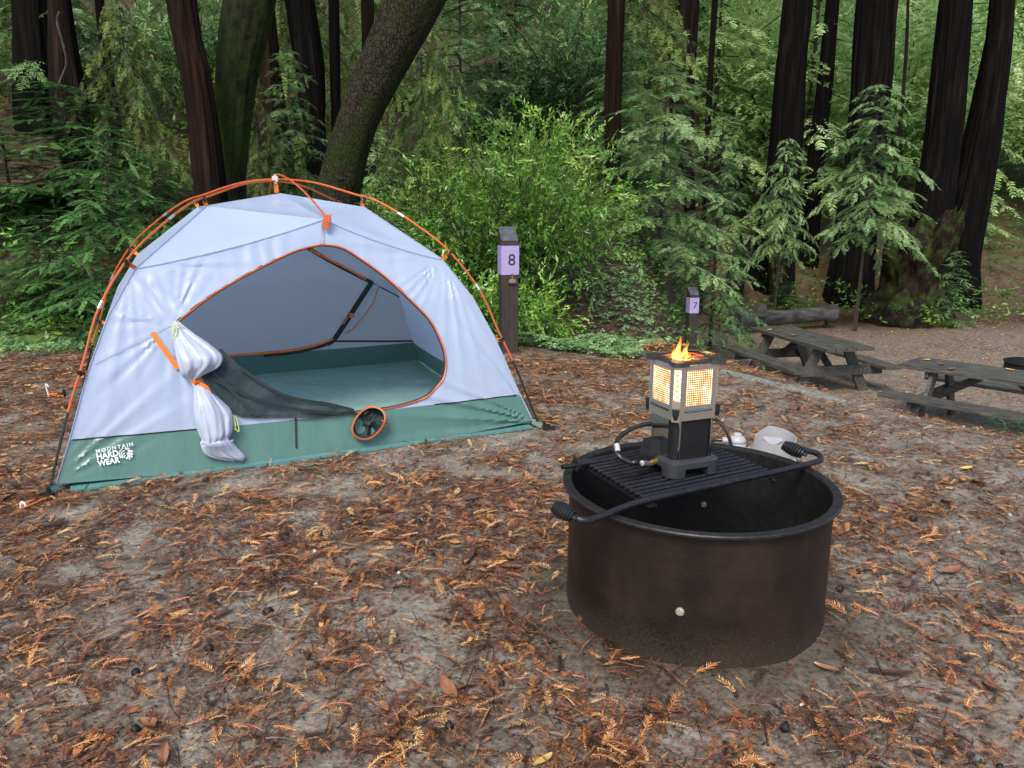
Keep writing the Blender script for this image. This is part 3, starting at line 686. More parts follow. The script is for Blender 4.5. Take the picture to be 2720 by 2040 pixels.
# door rolled back and tied: a bunched cloth column
secs = [(461, 472, 853, .010), (455, 490, 868, .02), (458, 520, 890, .035), (462, 560, 915, .05), (468, 588, 940, .065), (474, 584, 965, .06), (480, 555, 985, .045), (494, 526, 1003, .025), (506, 528, 1014, .018), (514, 552, 1030, .035), (513, 585, 1060, .05), (514, 612, 1090, .055), (520, 617, 1120, .055), (528, 616, 1145, .05), (534, 606, 1160, .045), (531, 614, 1170, .045), (545, 635, 1195, .03), (590, 650, 1212, .02), (622, 653, 1220, .008)]
w = MB(); nseg = 72; prev = None; vs = []
cc_ = catmull([((a + b) / 2, y, 0) for a, b, y, d in secs], 4); ww = catmull([((b - a) / 2, d, 0) for a, b, y, d in secs], 4)
for k, (c, wd) in enumerate(zip(cc_, ww)):
    s0, z0 = hit(c.x, c.y); s1, _ = hit(c.x + wd.x, c.y); hw = abs(s1 - s0); dp = max(.006, wd.y * .75)
    for j in range(nseg):
        an = 2 * math.pi * j / nseg
        f = 1 + .34 * (abs(math.sin(an * 3.5 + .6 * math.sin(k * .17))) - .6) + .16 * (abs(math.sin(an * 7.5 + k * .09)) - .6) + .14 * vn(math.cos(an) * 1.5, math.sin(an) * 1.5, k * .16)
        x = math.cos(an) * hw * (1 + .06 * (f - 1)); y = math.sin(an) * dp * f
        vs.append(FP(s0 + x, z0 + .004 * math.sin(an * 3 + k * .3), dp * 1.02 + .006 - y * 1.0))
fs = [(i * nseg + j, i * nseg + (j + 1) % nseg, (i + 1) * nseg + (j + 1) % nseg, (i + 1) * nseg + j) for i in range(len(cc_) - 1) for j in range(nseg)]
w.add(vs, fs + [tuple(range(nseg))[::-1], tuple((len(cc_) - 1) * nseg + j for j in range(nseg))]); roll = w.build('rolled_door', M['roll'], tent)
w = MB(); w.ribbon([FS(x, y, .085) for x, y in ((531, 1163), (550, 1168), (580, 1166), (614, 1155))], .008, -e2, th=.002); w.build('hem_band', M['inner'], tent).parent = roll
w = MB(); w.tube([FS(506, 1006, .03), FS(516, 1011, .05), FS(530, 1010, .04), FS(524, 1004, .01)], .010, 6, sq=(1, .4)); w.ribbon([FS(528, 1014, .045), FS(545, 1022, .05), FS(554, 1036, .04)], .018, -e2, th=.003); w.ribbon([FS(526, 1008, .03), FS(529, 998, .03)], .02, -e2, th=.003); w.build('tie_strap', M['webbing'], tent).parent = roll
w = MB(); w.ribbon([FS(x, y, .012) for x, y in ((404, 881), (425, 912), (450, 945), (472, 978))], .020, -e2, th=.003); w.build('webbing_strip', M['webbing'], tent)
for P in (((447, 858), (460, 862), (480, 855)), ((463, 858), (458, 880), (462, 895), (468, 880), (466, 862)), ((470, 855), (488, 862)), ((616, 1095), (622, 1120), (620, 1134)), ((622, 1096), (628, 1115), (631, 1138), (620, 1130))):
    w = MB(); w.tube(catmull([FS(x, y, .05) for x, y in P], 4), .0022, 5); w.build('door_cord', M['cord'], tent)
# mesh door panel drooping from the left jamb to the lower zip
mo = [(588, 925), (640, 975), (700, 1018), (750, 1045), (808, 1060), (870, 1069), (935, 1085), (948, 1096), (917, 1101), (855, 1106), (700, 1110), (640, 1106), (600, 1085), (560, 1030), (530, 990), (520, 960), (550, 935)]
mo2 = dens([hit(*p) for p in mo] + [hit(*mo[0])], .04)[:-1]
def mesh3(s, z): return FP(s, z, .016 + .018 * vn(s * 3 + z * 5, z * 9 - s * 4, 2, 1.2))
mp_ = sheet(mo2, [], [], .03, mesh3)[0]; md = mp_.build('mesh_door', M['mesh'], tent)
w = MB()
for P in (((640, 975), (700, 1018), (750, 1045), (808, 1060), (870, 1069), (935, 1085)), ((560, 1000), (620, 1030), (700, 1064), (800, 1085), (900, 1095)), ((545, 965), (600, 1020), (680, 1100)), ((530, 985), (560, 1028), (612, 1092))):
    w.ribbon([FS(x, y, .034) for x, y in [(p.x, p.y) for p in catmull([(a, b, 0) for a, b in P], 4)]], .014, -e2)
w.build('mesh_door_hem', M['tealdark'], tent).parent = md
# stuffed pouch end of the mesh door
pc = FS(971, 1116, .055); ax = (CAM - pc).normalized(); ux = Vector((0, 0, 1)).cross(ax).normalized(); uy = ax.cross(ux)
rim_ = [pc + ux * (.072 * math.cos(a_) * (1 + .08 * math.sin(2 * a_ + 1)) ) + uy * (.072 * math.sin(a_) + .02 * math.cos(a_)) + ax * (.008 * math.cos(2 * a_)) for a_ in np.linspace(0, 2 * math.pi, 28, endpoint=False)]
w = MB(); w.tube(rim_, .0045, 6, closed=True); pou = w.build('pouch_zip', M['orange'], tent)
w = MB(); k = len(rim_); vs = []
for l, (sc_, dp) in enumerate(((1, 0), (.97, -.02), (.8, -.045), (.45, -.05), (.12, -.03))):
    for i, p in enumerate(rim_): vs.append(pc + (p - pc) * sc_ * (1 + (.10 * vn(i * .35, l * .6, 3) if 0 < l < 4 else 0)) + ax * (dp + (.030 * vn(i * .28, l * .9, 7) if l else 0)))
w.add(vs, [(l * k + i, l * k + (i + 1) % k, (l + 1) * k + (i + 1) % k, (l + 1) * k + i) for l in range(4) for i in range(k)] + [tuple(4 * k + i for i in range(k))])
w.build('door_pouch', M['tealdark'], tent)
w = MB(); w.tube([pc + (p - pc) * .955 + ax * -.004 for p in rim_], .006, 6, closed=True, sq=(.5, 1.2)); w.build('pouch_edge', M['green'], tent)
w = MB(); w.tube([FS(1006, 1108, .05), FS(1014, 1120, .05), FS(1020, 1124, .05)], .0035, 5); w.build('zip_pull', M['webbing'], tent)
w = MB(); w.ribbon([FS(785, 1106, .004), FS(786, 1150, .004), FS(787, 1190, .004)], .010, -e2); w.build('band_seam', M['tealdark'], tent)
# corner straps, buckles
def ground_pt(px, py, z=.012): p = G(px, py); return Vector((p.x, p.y, TZ(p.x, p.y) + z))
for foot, cx in ((A, dg(1.425, .035, -1, -1)), (B, dg(1.425, .035, 1, -1)), (C0, dg(1.425, .035, -1, 1)), (D0, dg(1.425, .035, 1, 1))):
    w = MB(); f = Vector((foot.x, foot.y, .012)); w.ribbon([cx, lerp(cx, f, .5), f], .028, -e2, th=.002); w.build('corner_strap', M['green'], tent)
    o_ = (f - TC); o_.z = 0; o_.normalize(); w = MB(); w.box(f + Vector((0, 0, .004)) + o_ * .01, (.035, .05, .012), Matrix.Rotation(math.atan2(o_.y, o_.x), 4, 'Z')); w.tube([f - Vector((0, 0, .01)), f + Vector((0, 0, .03))], .008, 8)
    w.box(f + o_ * .045, (.03, .018, .01), Matrix.Rotation(math.atan2(o_.y, o_.x), 4, 'Z')); w.build('foot_buckle', M['blackpl'], tent)
for P in (((128, 1328), (95, 1345), (62, 1358)), ((130, 1324), (90, 1336), (60, 1349)), ((170, 1056), (150, 1053), (132, 1052)), ((170, 1059), (150, 1057), (131, 1054))):
    w = MB(); w.tube([ground_pt(x, y, .014) for x, y in P], .0035, 5); w.build('stake_loop', M['webbing'], tent)
# printed lettering
def place_text(body, px, py, hpx, parent, name='lettering', ang=0, shear=0, sp=1.0, wt=0.0, sx=1.0):
    s0, z0 = hit(px, py); s1, z1 = hit(px + 40, py - 7); t_ = (FP(s1, z1) - FP(s0, z0)).normalized()
    _, zz = hit(px, py + hpx / 2); _, zt = hit(px, py - hpx / 2)
    size = abs(zt - zz) / .72
    up = (FP(s0, z0 + .05) - FP(s0, z0)).normalized(); up = (up - t_ * up.dot(t_)).normalized()
    t2 = t_ * math.cos(ang) + up * math.sin(ang); u2 = up * math.cos(ang) - t_ * math.sin(ang)
    vs, fs = text_mesh(body, size, .0006, shear, sp, wt); o0 = FP(s0, z0, wrk(s0, z0) + .015)
    w = MB(); w.add([o0 + t2 * p.x * sx + u2 * p.y + (-e2) * p.z for p in vs], fs); return w.build(name, M['logo'], parent, smooth=False)
place_text('MOUNTAIN', 305, 1186, 10.5, tent, sp=1.35, wt=.0006, ang=R(2), sx=.98)
place_text('HARD', 286, 1206, 17, tent, wt=.0012, ang=R(1), sx=.86)
place_text('WEAR', 289, 1224, 16, tent, wt=.0012, ang=R(1), sx=.86)
w = MB(); s0, z0 = hit(335, 1203); rr_ = abs(hit(353, 1203)[0] - s0) * 1.02; lf = wrk(s0, z0) + .015
def EM(x, y): return FP(s0 + x * rr_, z0 + y * rr_, lf)
for i in range(6):                                # a nut with woven bands: outer hexagonal cells and curved grooves
    pass
def blob(P): w.add([EM(*p) for p in P] , [tuple(range(len(P)))])
for k in range(4):                                # curved bands, left half
    r0, r1 = 1.0 - k * .24, .86 - k * .24
    P = [(-.10 + r0 * math.cos(a_) * .95, -.15 * k + r0 * math.sin(a_)) for a_ in np.linspace(R(95), R(215), 10)]; Q = [(-.10 + r1 * math.cos(a_) * .95, -.15 * k + r1 * math.sin(a_)) for a_ in np.linspace(R(215), R(95), 10)]
    for i in range(9): w.add([EM(*P[i]), EM(*P[i + 1]), EM(*Q[8 - i]), EM(*Q[9 - i])], [(0, 1, 2, 3)])
blob([(-.12, .98), (.35, .95), (.62, .78), (.30, .62), (-.02, .66)])
for cx_, cy_, rs in ((.50, .40, .24), (.86, .30, .18), (.28, .00, .20), (.68, -.10, .24), (.95, -.15, .13), (.34, -.42, .22), (.74, -.52, .20), (.42, -.80, .14), (.05, -.66, .16)):
    blob([(cx_ + rs * math.cos(a_), cy_ + rs * math.sin(a_)) for a_ in np.linspace(.4, 2 * math.pi + .4, 6, endpoint=False)])
w.build('emblem', M['logo'], tent, smooth=False)
# stakes beside the tent (separate things)
for (x0, y0, x1, y1), lab in (((52, 1352, 56, 1334), 'short white hooked tent stake in front of the near left tent corner'), ((131, 1053, 121, 1022), 'taller white tent stake leaning beside the back left tent corner')):
    b0 = ground_pt(x0, y0, -.03); d = (AY(x1, y1, b0.y) - AY(x0, y0, b0.y)); top = b0 + Vector((0, 0, .03)) + d; w = MB()
    w.tube(catmull([b0, lerp(b0, top, .6), top, top + Vector((.012, 0, -.004)), top + Vector((.016, 0, -.016))], 4), .0045, 6)
    tag(w.build('tent_stake', M['stake'], base=b0), lab, 'tent stake', 'tent stakes')

# ================================================================== FIRE RING
RC = Vector((.513, 1.971, 0)); RZ = .37
ring = empty('fire_ring', RC, 'rusty dark steel fire ring in front with a heater standing on its grate', 'fire ring')
w = MB(); w.lathe([(.356, -.08), (.354, .10), (.352, RZ - .004)], 128, RC); w.build('outer_wall', M['steel'], ring)
w = MB(); w.lathe([(.346, RZ - .004), (.348, .10), (.348, -.08)], 128, RC); w.build('inner_wall', M['soot'], ring)
w = MB(); w.lathe([(.346, RZ - .005), (.348, RZ + .001), (.370, RZ + .0015), (.3725, RZ - .001), (.372, RZ - .006), (.354, RZ - .007), (.346, RZ - .005)], 128, RC); w.build('rim_flange', M['rim'], ring)
w = MB(); ash = [(.0, .03)] + [(r, .03 + .02 * (r / .345) ** 2) for r in (.1, .2, .3, .347)]; w.lathe(ash, 48, RC); w.build('ash_bed', M['soot'], ring)
def on_wall(px, py, r, inner):
    d = ray(px, py); o = CAM - RC; a = d.x ** 2 + d.y ** 2; b = o.x * d.x + o.y * d.y; c = o.x ** 2 + o.y ** 2 - r * r
    t = (-b + (1 if inner else -1) * math.sqrt(b * b - a * c)) / a; return CAM + d * t
for px, py, r, inner, rad in ((1806, 1625, .355, False, .0105), (1870, 1340, .347, True, .0095), (2054, 1276, .347, True, .006), (1738, 1352, .347, True, .0045)):
    p = on_wall(px, py, r, inner); n = Vector((p.x - RC.x, p.y - RC.y, 0)).normalized() * (-1 if inner else 1)
    w = MB(); w.tube([p - n * .004, p + n * .0025, p + n * .0045, p + n * .005], [rad, rad, rad * .8, rad * .3], 20); w.build('bolt_head', M['bolt'] if rad > .007 else M['rim'], ring)
# grate
GZ = .387; pA, pB = G(1718, 1329, GZ), G(2043, 1257, GZ); bd_ = (pB - pA).normalized()
grate = empty('cooking_grate', (pA + pB) / 2, 'black bar cooking grate with coiled handles lying across the fire ring', 'grate')
LB = G(1548, 1226, GZ); nb_ = 15
for i in range(nb_):
    t = i / (nb_ - 1); a = lerp(pA, LB, t); L = lerp((pB - pA).length, .395, t) if i else 0
    L = (pB - pA).length + .012
    w = MB(); w.tube([a - bd_ * .006, a + bd_ * L * .5, a + bd_ * L], .0062, 10)
    if i == 0: continue
    w.build('grate_bar', M['bars'], grate)
w = MB(); pn_ = (LB - pA).normalized(); w.ribbon([pA - pn_ * .02 - Vector((0, 0, .012)) + bd_ * .006, LB + pn_ * .01 - Vector((0, 0, .012)) + bd_ * .006], .026, (0, 0, 1), th=.003)
for i in range(nb_ - 1):
    a = lerp(pA, LB, (i + .5) / (nb_ - 1)) + bd_ * .004; d = pn_ * .011
    w.add([a - d - Vector((0, 0, .012)), a + d - Vector((0, 0, .012)), a - Vector((0, 0, -.004)), a - d - Vector((0, 0, .012)) + bd_ * .003, a + d - Vector((0, 0, .012)) + bd_ * .003, a + Vector((0, 0, .004)) + bd_ * .003], [(0, 1, 2), (3, 5, 4), (0, 2, 5, 3), (1, 4, 5, 2)])
w.build('angle_bar', M['bars'], grate)
w = MB(); o_ = bd_ * ((pB - pA).length * .93); w.ribbon([pA - pn_ * .01 - Vector((0, 0, .010)) + o_, LB + pn_ * .01 - Vector((0, 0, .010)) + o_], .02, (0, 0, 1), th=.003); w.build('cross_bar', M['bars'], grate)
hz = Vector((0, 0, .0))
hL = [G(1497, 1352, GZ + .016), G(1530, 1376, GZ + .008), G(1562, 1382, GZ + .003), G(1600, 1371, GZ), pA, pB, G(2160, 1229, GZ), G(2180, 1219, GZ + .001), G(2170, 1205, GZ + .006), G(2135, 1195, GZ + .018), G(2112, 1186, GZ + .022)]
w = MB(); w.tube(catmull(hL, 8), .0088, 12); fr_ = w.build('front_rod', M['bars'], grate)
for (x0, y0, z0), (x1, y1, z1) in (((1536, 1380, .010), (1470, 1344, .030)), ((2150, 1212, .012), (2080, 1182, .03))):
    a, b = G(x0, y0, GZ + z0), G(x1, y1, GZ + z1); d = (b - a); L = d.length; d.normalize(); u = d.cross(Vector((0, 0, 1))).normalized(); v = u.cross(d)
    a = a + d * L * .22; L *= .78; P = []; rr = []
    for i in range(8 * 14 + 1):
        t = i / (8 * 14); an = t * 8 * 2 * math.pi; rad = .0115 + .006 * math.sin(math.pi * min(1, t * 1.05)); P.append(a + d * (t * L) + (u * math.cos(an) + v * math.sin(an)) * rad)
    w = MB(); w.tube(P, .0036, 6); w.tube([a - d * .01, a + d * L * .96], .007, 8); w.build('coil_handle', M['blackpl'], grate)
w = MB(); bL = G(1493, 1241, GZ + .012); bR = G(1700, 1208, GZ + .004); w.tube([bL, lerp(bL, bR, .5), bR, bR + bd_ * .2], .0075, 10); w.build('pivot_rod', M['bars'], grate)
w = MB(); c = G(1531, 1234, GZ + .013); d = (bR - bL).normalized(); w.tube([c - d * .004, c + d * .004], .019, 24); w.tube([G(1541, 1246, GZ), G(1541, 1232, GZ + .006)], .006, 8); w.build('pivot_washer', M['bars'], grate)

# ================================================================== HEATER (local frame, front face towards -y)
HZ = GZ + .007; hp = G(1804, 1241, HZ); YAW = R(22)
heater = empty('patio_heater', hp, 'small square propane heater with glowing screens and open flame, on the grate', 'heater', rot=YAW)
def rsq(w, d, c, n=3):
    P = []
    for sx, sy in ((1, -1), (1, 1), (-1, 1), (-1, -1)):
        cx, cy = sx * (w / 2 - c), sy * (d / 2 - c); a0 = {(1, -1): -90, (1, 1): 0, (-1, 1): 90, (-1, -1): 180}[(sx, sy)]
        for i in range(n + 1): a = R(a0 + 90 * i / n); P.append((cx + c * math.cos(a), cy + c * math.sin(a)))
    return P
def cham(w, c): h = w / 2; return [(h - c, -h), (h, -h + c), (h, h - c), (h - c, h), (-h + c, h), (-h, h - c), (-h, -h + c), (-h + c, -h)]
bw = .166
w = MB(); P1 = rsq(bw, bw, .03, 6); P2 = rsq(bw - .004, bw - .004, .03, 6); P3 = rsq(bw - .018, bw - .018, .026, 6)
w.prism([(x, y) for x, y in P1], .024, .040); k = len(P1)
w.add([Vector((x, y, .040)) for x, y in P1] + [Vector((x, y, .046)) for x, y in P3], [(i, (i + 1) % k, k + (i + 1) % k, k + i) for i in range(k)] + [tuple(range(k, 2 * k))])
for sx in (-1, 1):
    for sy in (-1, 1):
        F = [(x, y) for x, y in P1 if x * sx > 0 and y * sy > 0]; cx_, cy_ = sx * .026, sy * .026
        F = [(sx * .036, sy * (bw / 2))] + F + [(sx * bw / 2, sy * .036), (sx * .058, sy * .036), (sx * .036, sy * .058)]
        ce = (sx * .064, sy * .064); F = sorted(F, key=lambda p: math.atan2(p[1] - ce[1], p[0] - ce[0])); kk = len(F)
        G2 = [(ce[0] + (x - ce[0]) * .93, ce[1] + (y - ce[1]) * .93) for x, y in F]
        w.add([Vector((x, y, .0)) for x, y in G2] + [Vector((x, y, .024)) for x, y in F], [tuple(range(kk))[::-1]] + [(i, (i + 1) % kk, kk + (i + 1) % kk, kk + i) for i in range(kk)])
w.build('base', M['graypl'], heater, local=True)
bz0, bz1 = .046, .165
w = MB(); w.prism(rsq(.126, .126, .022, 5), bz0 - .002, bz1); w.build('body', M['blackpanel'], heater, local=True)
w = MB(); w.box((-.0640, .004, (bz0 + bz1) / 2), (.003, .078, bz1 - bz0 - .004)); w.build('side_plate', M['mirror'], heater, local=True, smooth=False)
for sx, sy in ((-1, -1), (1, -1), (1, 1), (-1, 1)):
    w = MB(); w.tube([(sx * .050, sy * .0655, bz0 - .002), (sx * .050, sy * .0655, bz1)], .0035, 8); w.build('rod', M['mirror'], heater, local=True)
h0, h1, hw_, hc = .158, .308, .142, .036
w = MB(); # stainless head: four frames with window openings + four corner strips
def face_frame(rot, y, wd, z0, z1, wx, wz0, wz1, th=.002, mi=0):
    xs_ = [-wd / 2, -wx / 2, wx / 2, wd / 2]; zs_ = [z0, wz0, wz1, z1]
    for i in range(3):
        for j in range(3):
            if i == 1 and j == 1: continue
            w.box(rot @ Vector(((xs_[i] + xs_[i + 1]) / 2, y, (zs_[j] + zs_[j + 1]) / 2)), (xs_[i + 1] - xs_[i], th, zs_[j + 1] - zs_[j]), rot, mi)
flat_w = hw_ - 2 * hc
for k in range(4):
    rot = Matrix.Rotation(k * math.pi / 2, 4, 'Z')
    w = MB(); face_frame(rot, -hw_ / 2, hw_ - .032, h0, h1, hw_ - .060, h0 + .040, h1 - .014)
    w.build('panel_frame', M['steelplate'], heater, local=True, smooth=False)
    w = MB(); w.tube([rot @ Vector((x, -hw_ / 2 - .002, h0 + .026)) for x in (-.044, 0, .044)], .003, 8); w.build('pressed_slot', M['mirror'], heater, local=True)
    # perforated glowing screen with uv
    hx = (hw_ - .060) / 2; P = [rot @ Vector(p) for p in ((-hx, -hw_ / 2 + .003, h0 + .040), (hx, -hw_ / 2 + .003, h0 + .040), (hx, -hw_ / 2 + .003, h1 - .014), (-hx, -hw_ / 2 + .003, h1 - .014))]
    w = MB(); w.add(P + [p + rot @ Vector((0, .0015, 0)) for p in P], [(0, 1, 2, 3), (5, 4, 7, 6), (0, 4, 5, 1), (1, 5, 6, 2), (2, 6, 7, 3), (3, 7, 4, 0)])
    sc = w.build('perforated_screen', M['hot'], heater, local=True, smooth=False); uvl = sc.data.uv_layers.new(name='uv')
    for lp in sc.data.loops: uvl.data[lp.index].uv = ((0, 0), (1, 0), (1, 1), (0, 1))[lp.vertex_index % 4]
    # chamfered corner with triangular lattice
    rot2 = Matrix.Rotation(k * math.pi / 2 - math.pi / 4, 4, 'Z'); cy_ = -(hw_ / 2 - .008) * math.sqrt(2) ; cw = .0225
    w = MB(); zc0 = h0 + .052; w.box(rot2 @ Vector((0, cy_, (h0 - .004 + zc0) / 2)), (cw, .002, zc0 - h0 + .004), rot2); w.box(rot2 @ Vector((0, cy_, h1 - .006)), (cw, .002, .012), rot2)
    for sx in (-1, 1): w.box(rot2 @ Vector((sx * (cw / 2 - .001), cy_ - .0005, (zc0 + h1) / 2)), (.0025, .003, h1 - zc0), rot2)
    w.build('corner_strip', M['steelplate'], heater, local=True, smooth=False)
    w = MB(); w.box(rot2 @ Vector((0, cy_ - .001, (zc0 + h1 - .01) / 2)), (.0016, .0016, h1 - zc0 - .01), rot2); nz = 6; dz_ = (h1 - .012 - zc0) / nz
    for i in range(nz):
        for sx in (-1, 1):
            a_ = rot2 @ Vector((0, cy_ - .001, zc0 + i * dz_)); w.tube([a_, rot2 @ Vector((sx * cw / 2, cy_ - .001, zc0 + (i + .5) * dz_))], .0009, 4); w.tube([a_, rot2 @ Vector((sx * cw / 2, cy_ - .001, zc0 + (i - .5) * dz_))] if i else [a_, a_ + rot2 @ Vector((sx * .003, 0, 0))], .0009, 4)
    w.build('lattice', M['steelplate'], heater, local=True, smooth=False)
    w = MB(); c = rot2 @ Vector((0, cy_ - .006, h0 + .024)); w.box(c, (.015, .010, .020), rot2, top=1.25); w.box(c + Vector((0, 0, -.014)), (.008, .008, .012), rot2, top=1.6); w.build('latch', M['blackpl'], heater, local=True)
w = MB(); w.lathe([(.001, h0 + .04), (.034, h0 + .04), (.034, h1 - .01), (.001, h1 - .01)], 24); w.build('burner', M['glow'], heater, local=True)
# top plate with four ears and square opening
w = MB(); tz0, tz1 = h1 + .001, h1 + .011; o = .046; S = []
for k in range(4):
    a = k * math.pi / 2; rot = Matrix.Rotation(a, 4, 'Z')
    ear = [(-.034, -.0735), (-.045, -.0775), (-.058, -.081), (-.067, -.0815), (-.075, -.079), (-.079, -.075), (-.0815, -.067), (-.081, -.058), (-.0775, -.045), (-.0735, -.034), (-o, -o)]
    w.prism(ear, tz0 - .003, tz1, xf=rot)
    w.prism([(-.034, -.0725), (.0335, -.0725), (.0455, -o), (-.0455, -o)], tz0, tz1 - .002, xf=rot)
w.build('top_plate', M['plate'], heater, local=True, smooth=False)
for k, ln in ((0, .07), (1, .06), (2, .075), (3, .05)):
    rot = Matrix.Rotation(k * math.pi / 2 + .3, 4, 'Z'); w = MB(); w.ribbon([rot @ Vector((-ln / 2, -.036, tz1 + .001)), rot @ Vector((0, -.030, tz1 + .004)), rot @ Vector((ln / 2, -.034, tz1 + .001))], .008, (0, 0, 1), th=.001); w.build('red_hot_strip', M['hot2'] if 'hot2' in M else M['glow'], heater, local=True)
w = MB(); w.lathe([(.012, 0), (.012, .002), (.001, .002)], 12, (.070, .070, tz1 + .0085)); w.build('ear_boss', M['blackpl'], heater, local=True)
# raised rear corner plate
w = MB(); w.prism([(.018, .060), (.060, .018), (.082, .038), (.090, .062), (.086, .086), (.062, .090), (.038, .082)], tz1 + .006, tz1 + .0085); w.build('rear_ear', M['plate'], heater, local=True, smooth=False)
def flame(name, x, y, r, h, tw=0.0):
    w = MB(); P = []; rr = []
    for i in range(13):
        t = i / 12; P.append(Vector((x + tw * t * t + .003 * math.sin(6 * t + x * 90), y, tz1 - .006 + h * t))); rr.append(max(.0004, r * (1 - t) ** .75 * (1 + .35 * math.sin(3.0 * t)) * (.6 + .4 * min(1, t * 4))))
    w.tube(P, rr, 14); w.build(name, M['flame'], heater, local=True)
flame('flame', -.038, -.022, .008, .066, .004); flame('flame', -.045, -.014, .0045, .036, -.004); flame('flame', -.032, -.029, .0045, .032, .004)
flame('flame', .010, .015, .006, .030); flame('flame', .018, .020, .005, .036, .003); flame('flame', -.004, .012, .005, .022); flame('flame', .0, -.005, .014, .010)
# valve at the left rear, brass fitting
w = MB(); w.box((-.080, .022, .066), (.044, .050, .040), top=.7); w.build('valve_knob', M['blackpl'], heater, local=True)
w = MB(); w.tube([(-.080, -.010, .032), (-.086, -.010, .032)], .008, 6); w.tube([(-.080, -.010, .032), (-.112, -.016, .030)], .006, 6); w.tube([(-.094, -.012, .031), (-.102, -.014, .031)], .0085, 6); w.build('brass_fitting', M['brass'], heater, local=True)
# gas hose (thing of its own)
RM = Matrix.Translation(hp) @ Matrix.Rotation(YAW, 4, 'Z'); f0 = RM @ Vector((-.112, -.016, .030))
hb = G(1735, 1130, .46); hy = hp.y
def D(px, py, t): return CAM + ray(px, py) * t
tl = 2.02
H1 = [f0 + Vector((-.02, 0, 0)), D(1690, 1229, 1.975), D(1668, 1226, 1.98), D(1646, 1213, 1.98), D(1634, 1193, 2.0), D(1643, 1165, 2.05), D(1672, 1142, 2.12), D(1710, 1128, 2.2), D(1750, 1124, 2.24), D(1830, 1112, 2.30), D(1890, 1112, 2.34), D(1918, 1128, 2.45), D(1934, 1155, 2.58), D(1945, 1200, 2.72), D(1930, 1230, 2.80), D(1895, 1210, 2.86), D(1875, 1176, 2.88), D(1900, 1169, 2.86), D(1925, 1169, 2.85)]
w = MB(); w.tube(catmull(H1, 10), .0065, 10); hose = w.build('gas_hose', M['rubber'], base=H1[0])
tag(hose, 'black rubber gas hose looping from the heater over the back of the fire ring', 'hose')
w = MB(); w.tube([D(1638, 1180, 1.995), D(1641, 1199, 1.985)], .0074, 10); w.build('hose_label', M['whitepl'], hose)
w = MB(); w.tube([lerp(f0, D(1690, 1229, 1.975), .55), f0], .0078, 6); w.build('crimp_sleeve', M['silver'], hose)
w = MB(); w.tube([D(1918, 1169, 2.85), D(1938, 1170, 2.85)], .012, 10); w.build('hose_nut', M['whitepl'], hose)
rg = D(1957, 1182, 2.86); w = MB(); w.lathe([(.001, -.03), (.020, -.03), (.033, -.018), (.034, .004), (.030, .010), (.033, .014), (.033, .022), (.024, .034), (.017, .037), (.016, .044), (.011, .048), (.001, .048)], 28, rg); w.build('regulator', M['whitepl'], hose)
# propane tank behind the ring
tb = ground_pt(2048, 1290, 0); tb = Vector((.985, 2.80, .0))
tank = empty('propane_tank', tb, 'white propane tank with open collar standing behind the fire ring', 'propane tank')
w = MB(); w.lathe([(.001, .0), (.09, .0), (.10, .02), (.112, .05), (.112, .15), (.10, .175), (.06, .195), (.001, .20)], 40, tb); w.build('tank_body', M['whitepl'], tank)
w = MB(); a0, a1 = R(-175), R(125); n_ = 40; top_ = []; vs = []
for i in range(n_ + 1):
    t = i / n_; a = a0 + (a1 - a0) * t; h = .292 + (.012 * math.sin(t * 9)) * 0; e_ = min(t, 1 - t) * n_ * .006; zt = .268 - max(0, .03 - e_) * 1.4
    for r in (.080, .0825): vs += [tb + Vector((r * math.cos(a), r * math.sin(a), .190)), tb + Vector((r * math.cos(a), r * math.sin(a), zt))]
fs = []
for i in range(n_):
    b, c = i * 4, i * 4 + 4; fs += [(b, c, c + 1, b + 1), (b + 2, b + 3, c + 3, c + 2), (b + 1, c + 1, c + 3, b + 3)]
w.add(vs, fs); w.build('collar', M['whitepl'], tank)
w = MB(); w.tube([tb + Vector((0, 0, .19)), tb + Vector((0, 0, .238))], .014, 10); w.build('valve', M['brass'], tank)
w = MB(); P = [(.036 * math.cos(a) * (1 + .18 * math.cos(3 * a)), .030 * math.sin(a) * (1 + .18 * math.cos(3 * a))) for a in np.linspace(0, 2 * math.pi, 24, endpoint=False)]
w.prism(P, .238, .248, xf=Matrix.Translation(tb) @ Matrix.Rotation(.3, 4, 'Z')); w.build('handwheel', M['whitepl'], tank, smooth=False)
tank.rotation_euler = (R(10), R(3), 0)

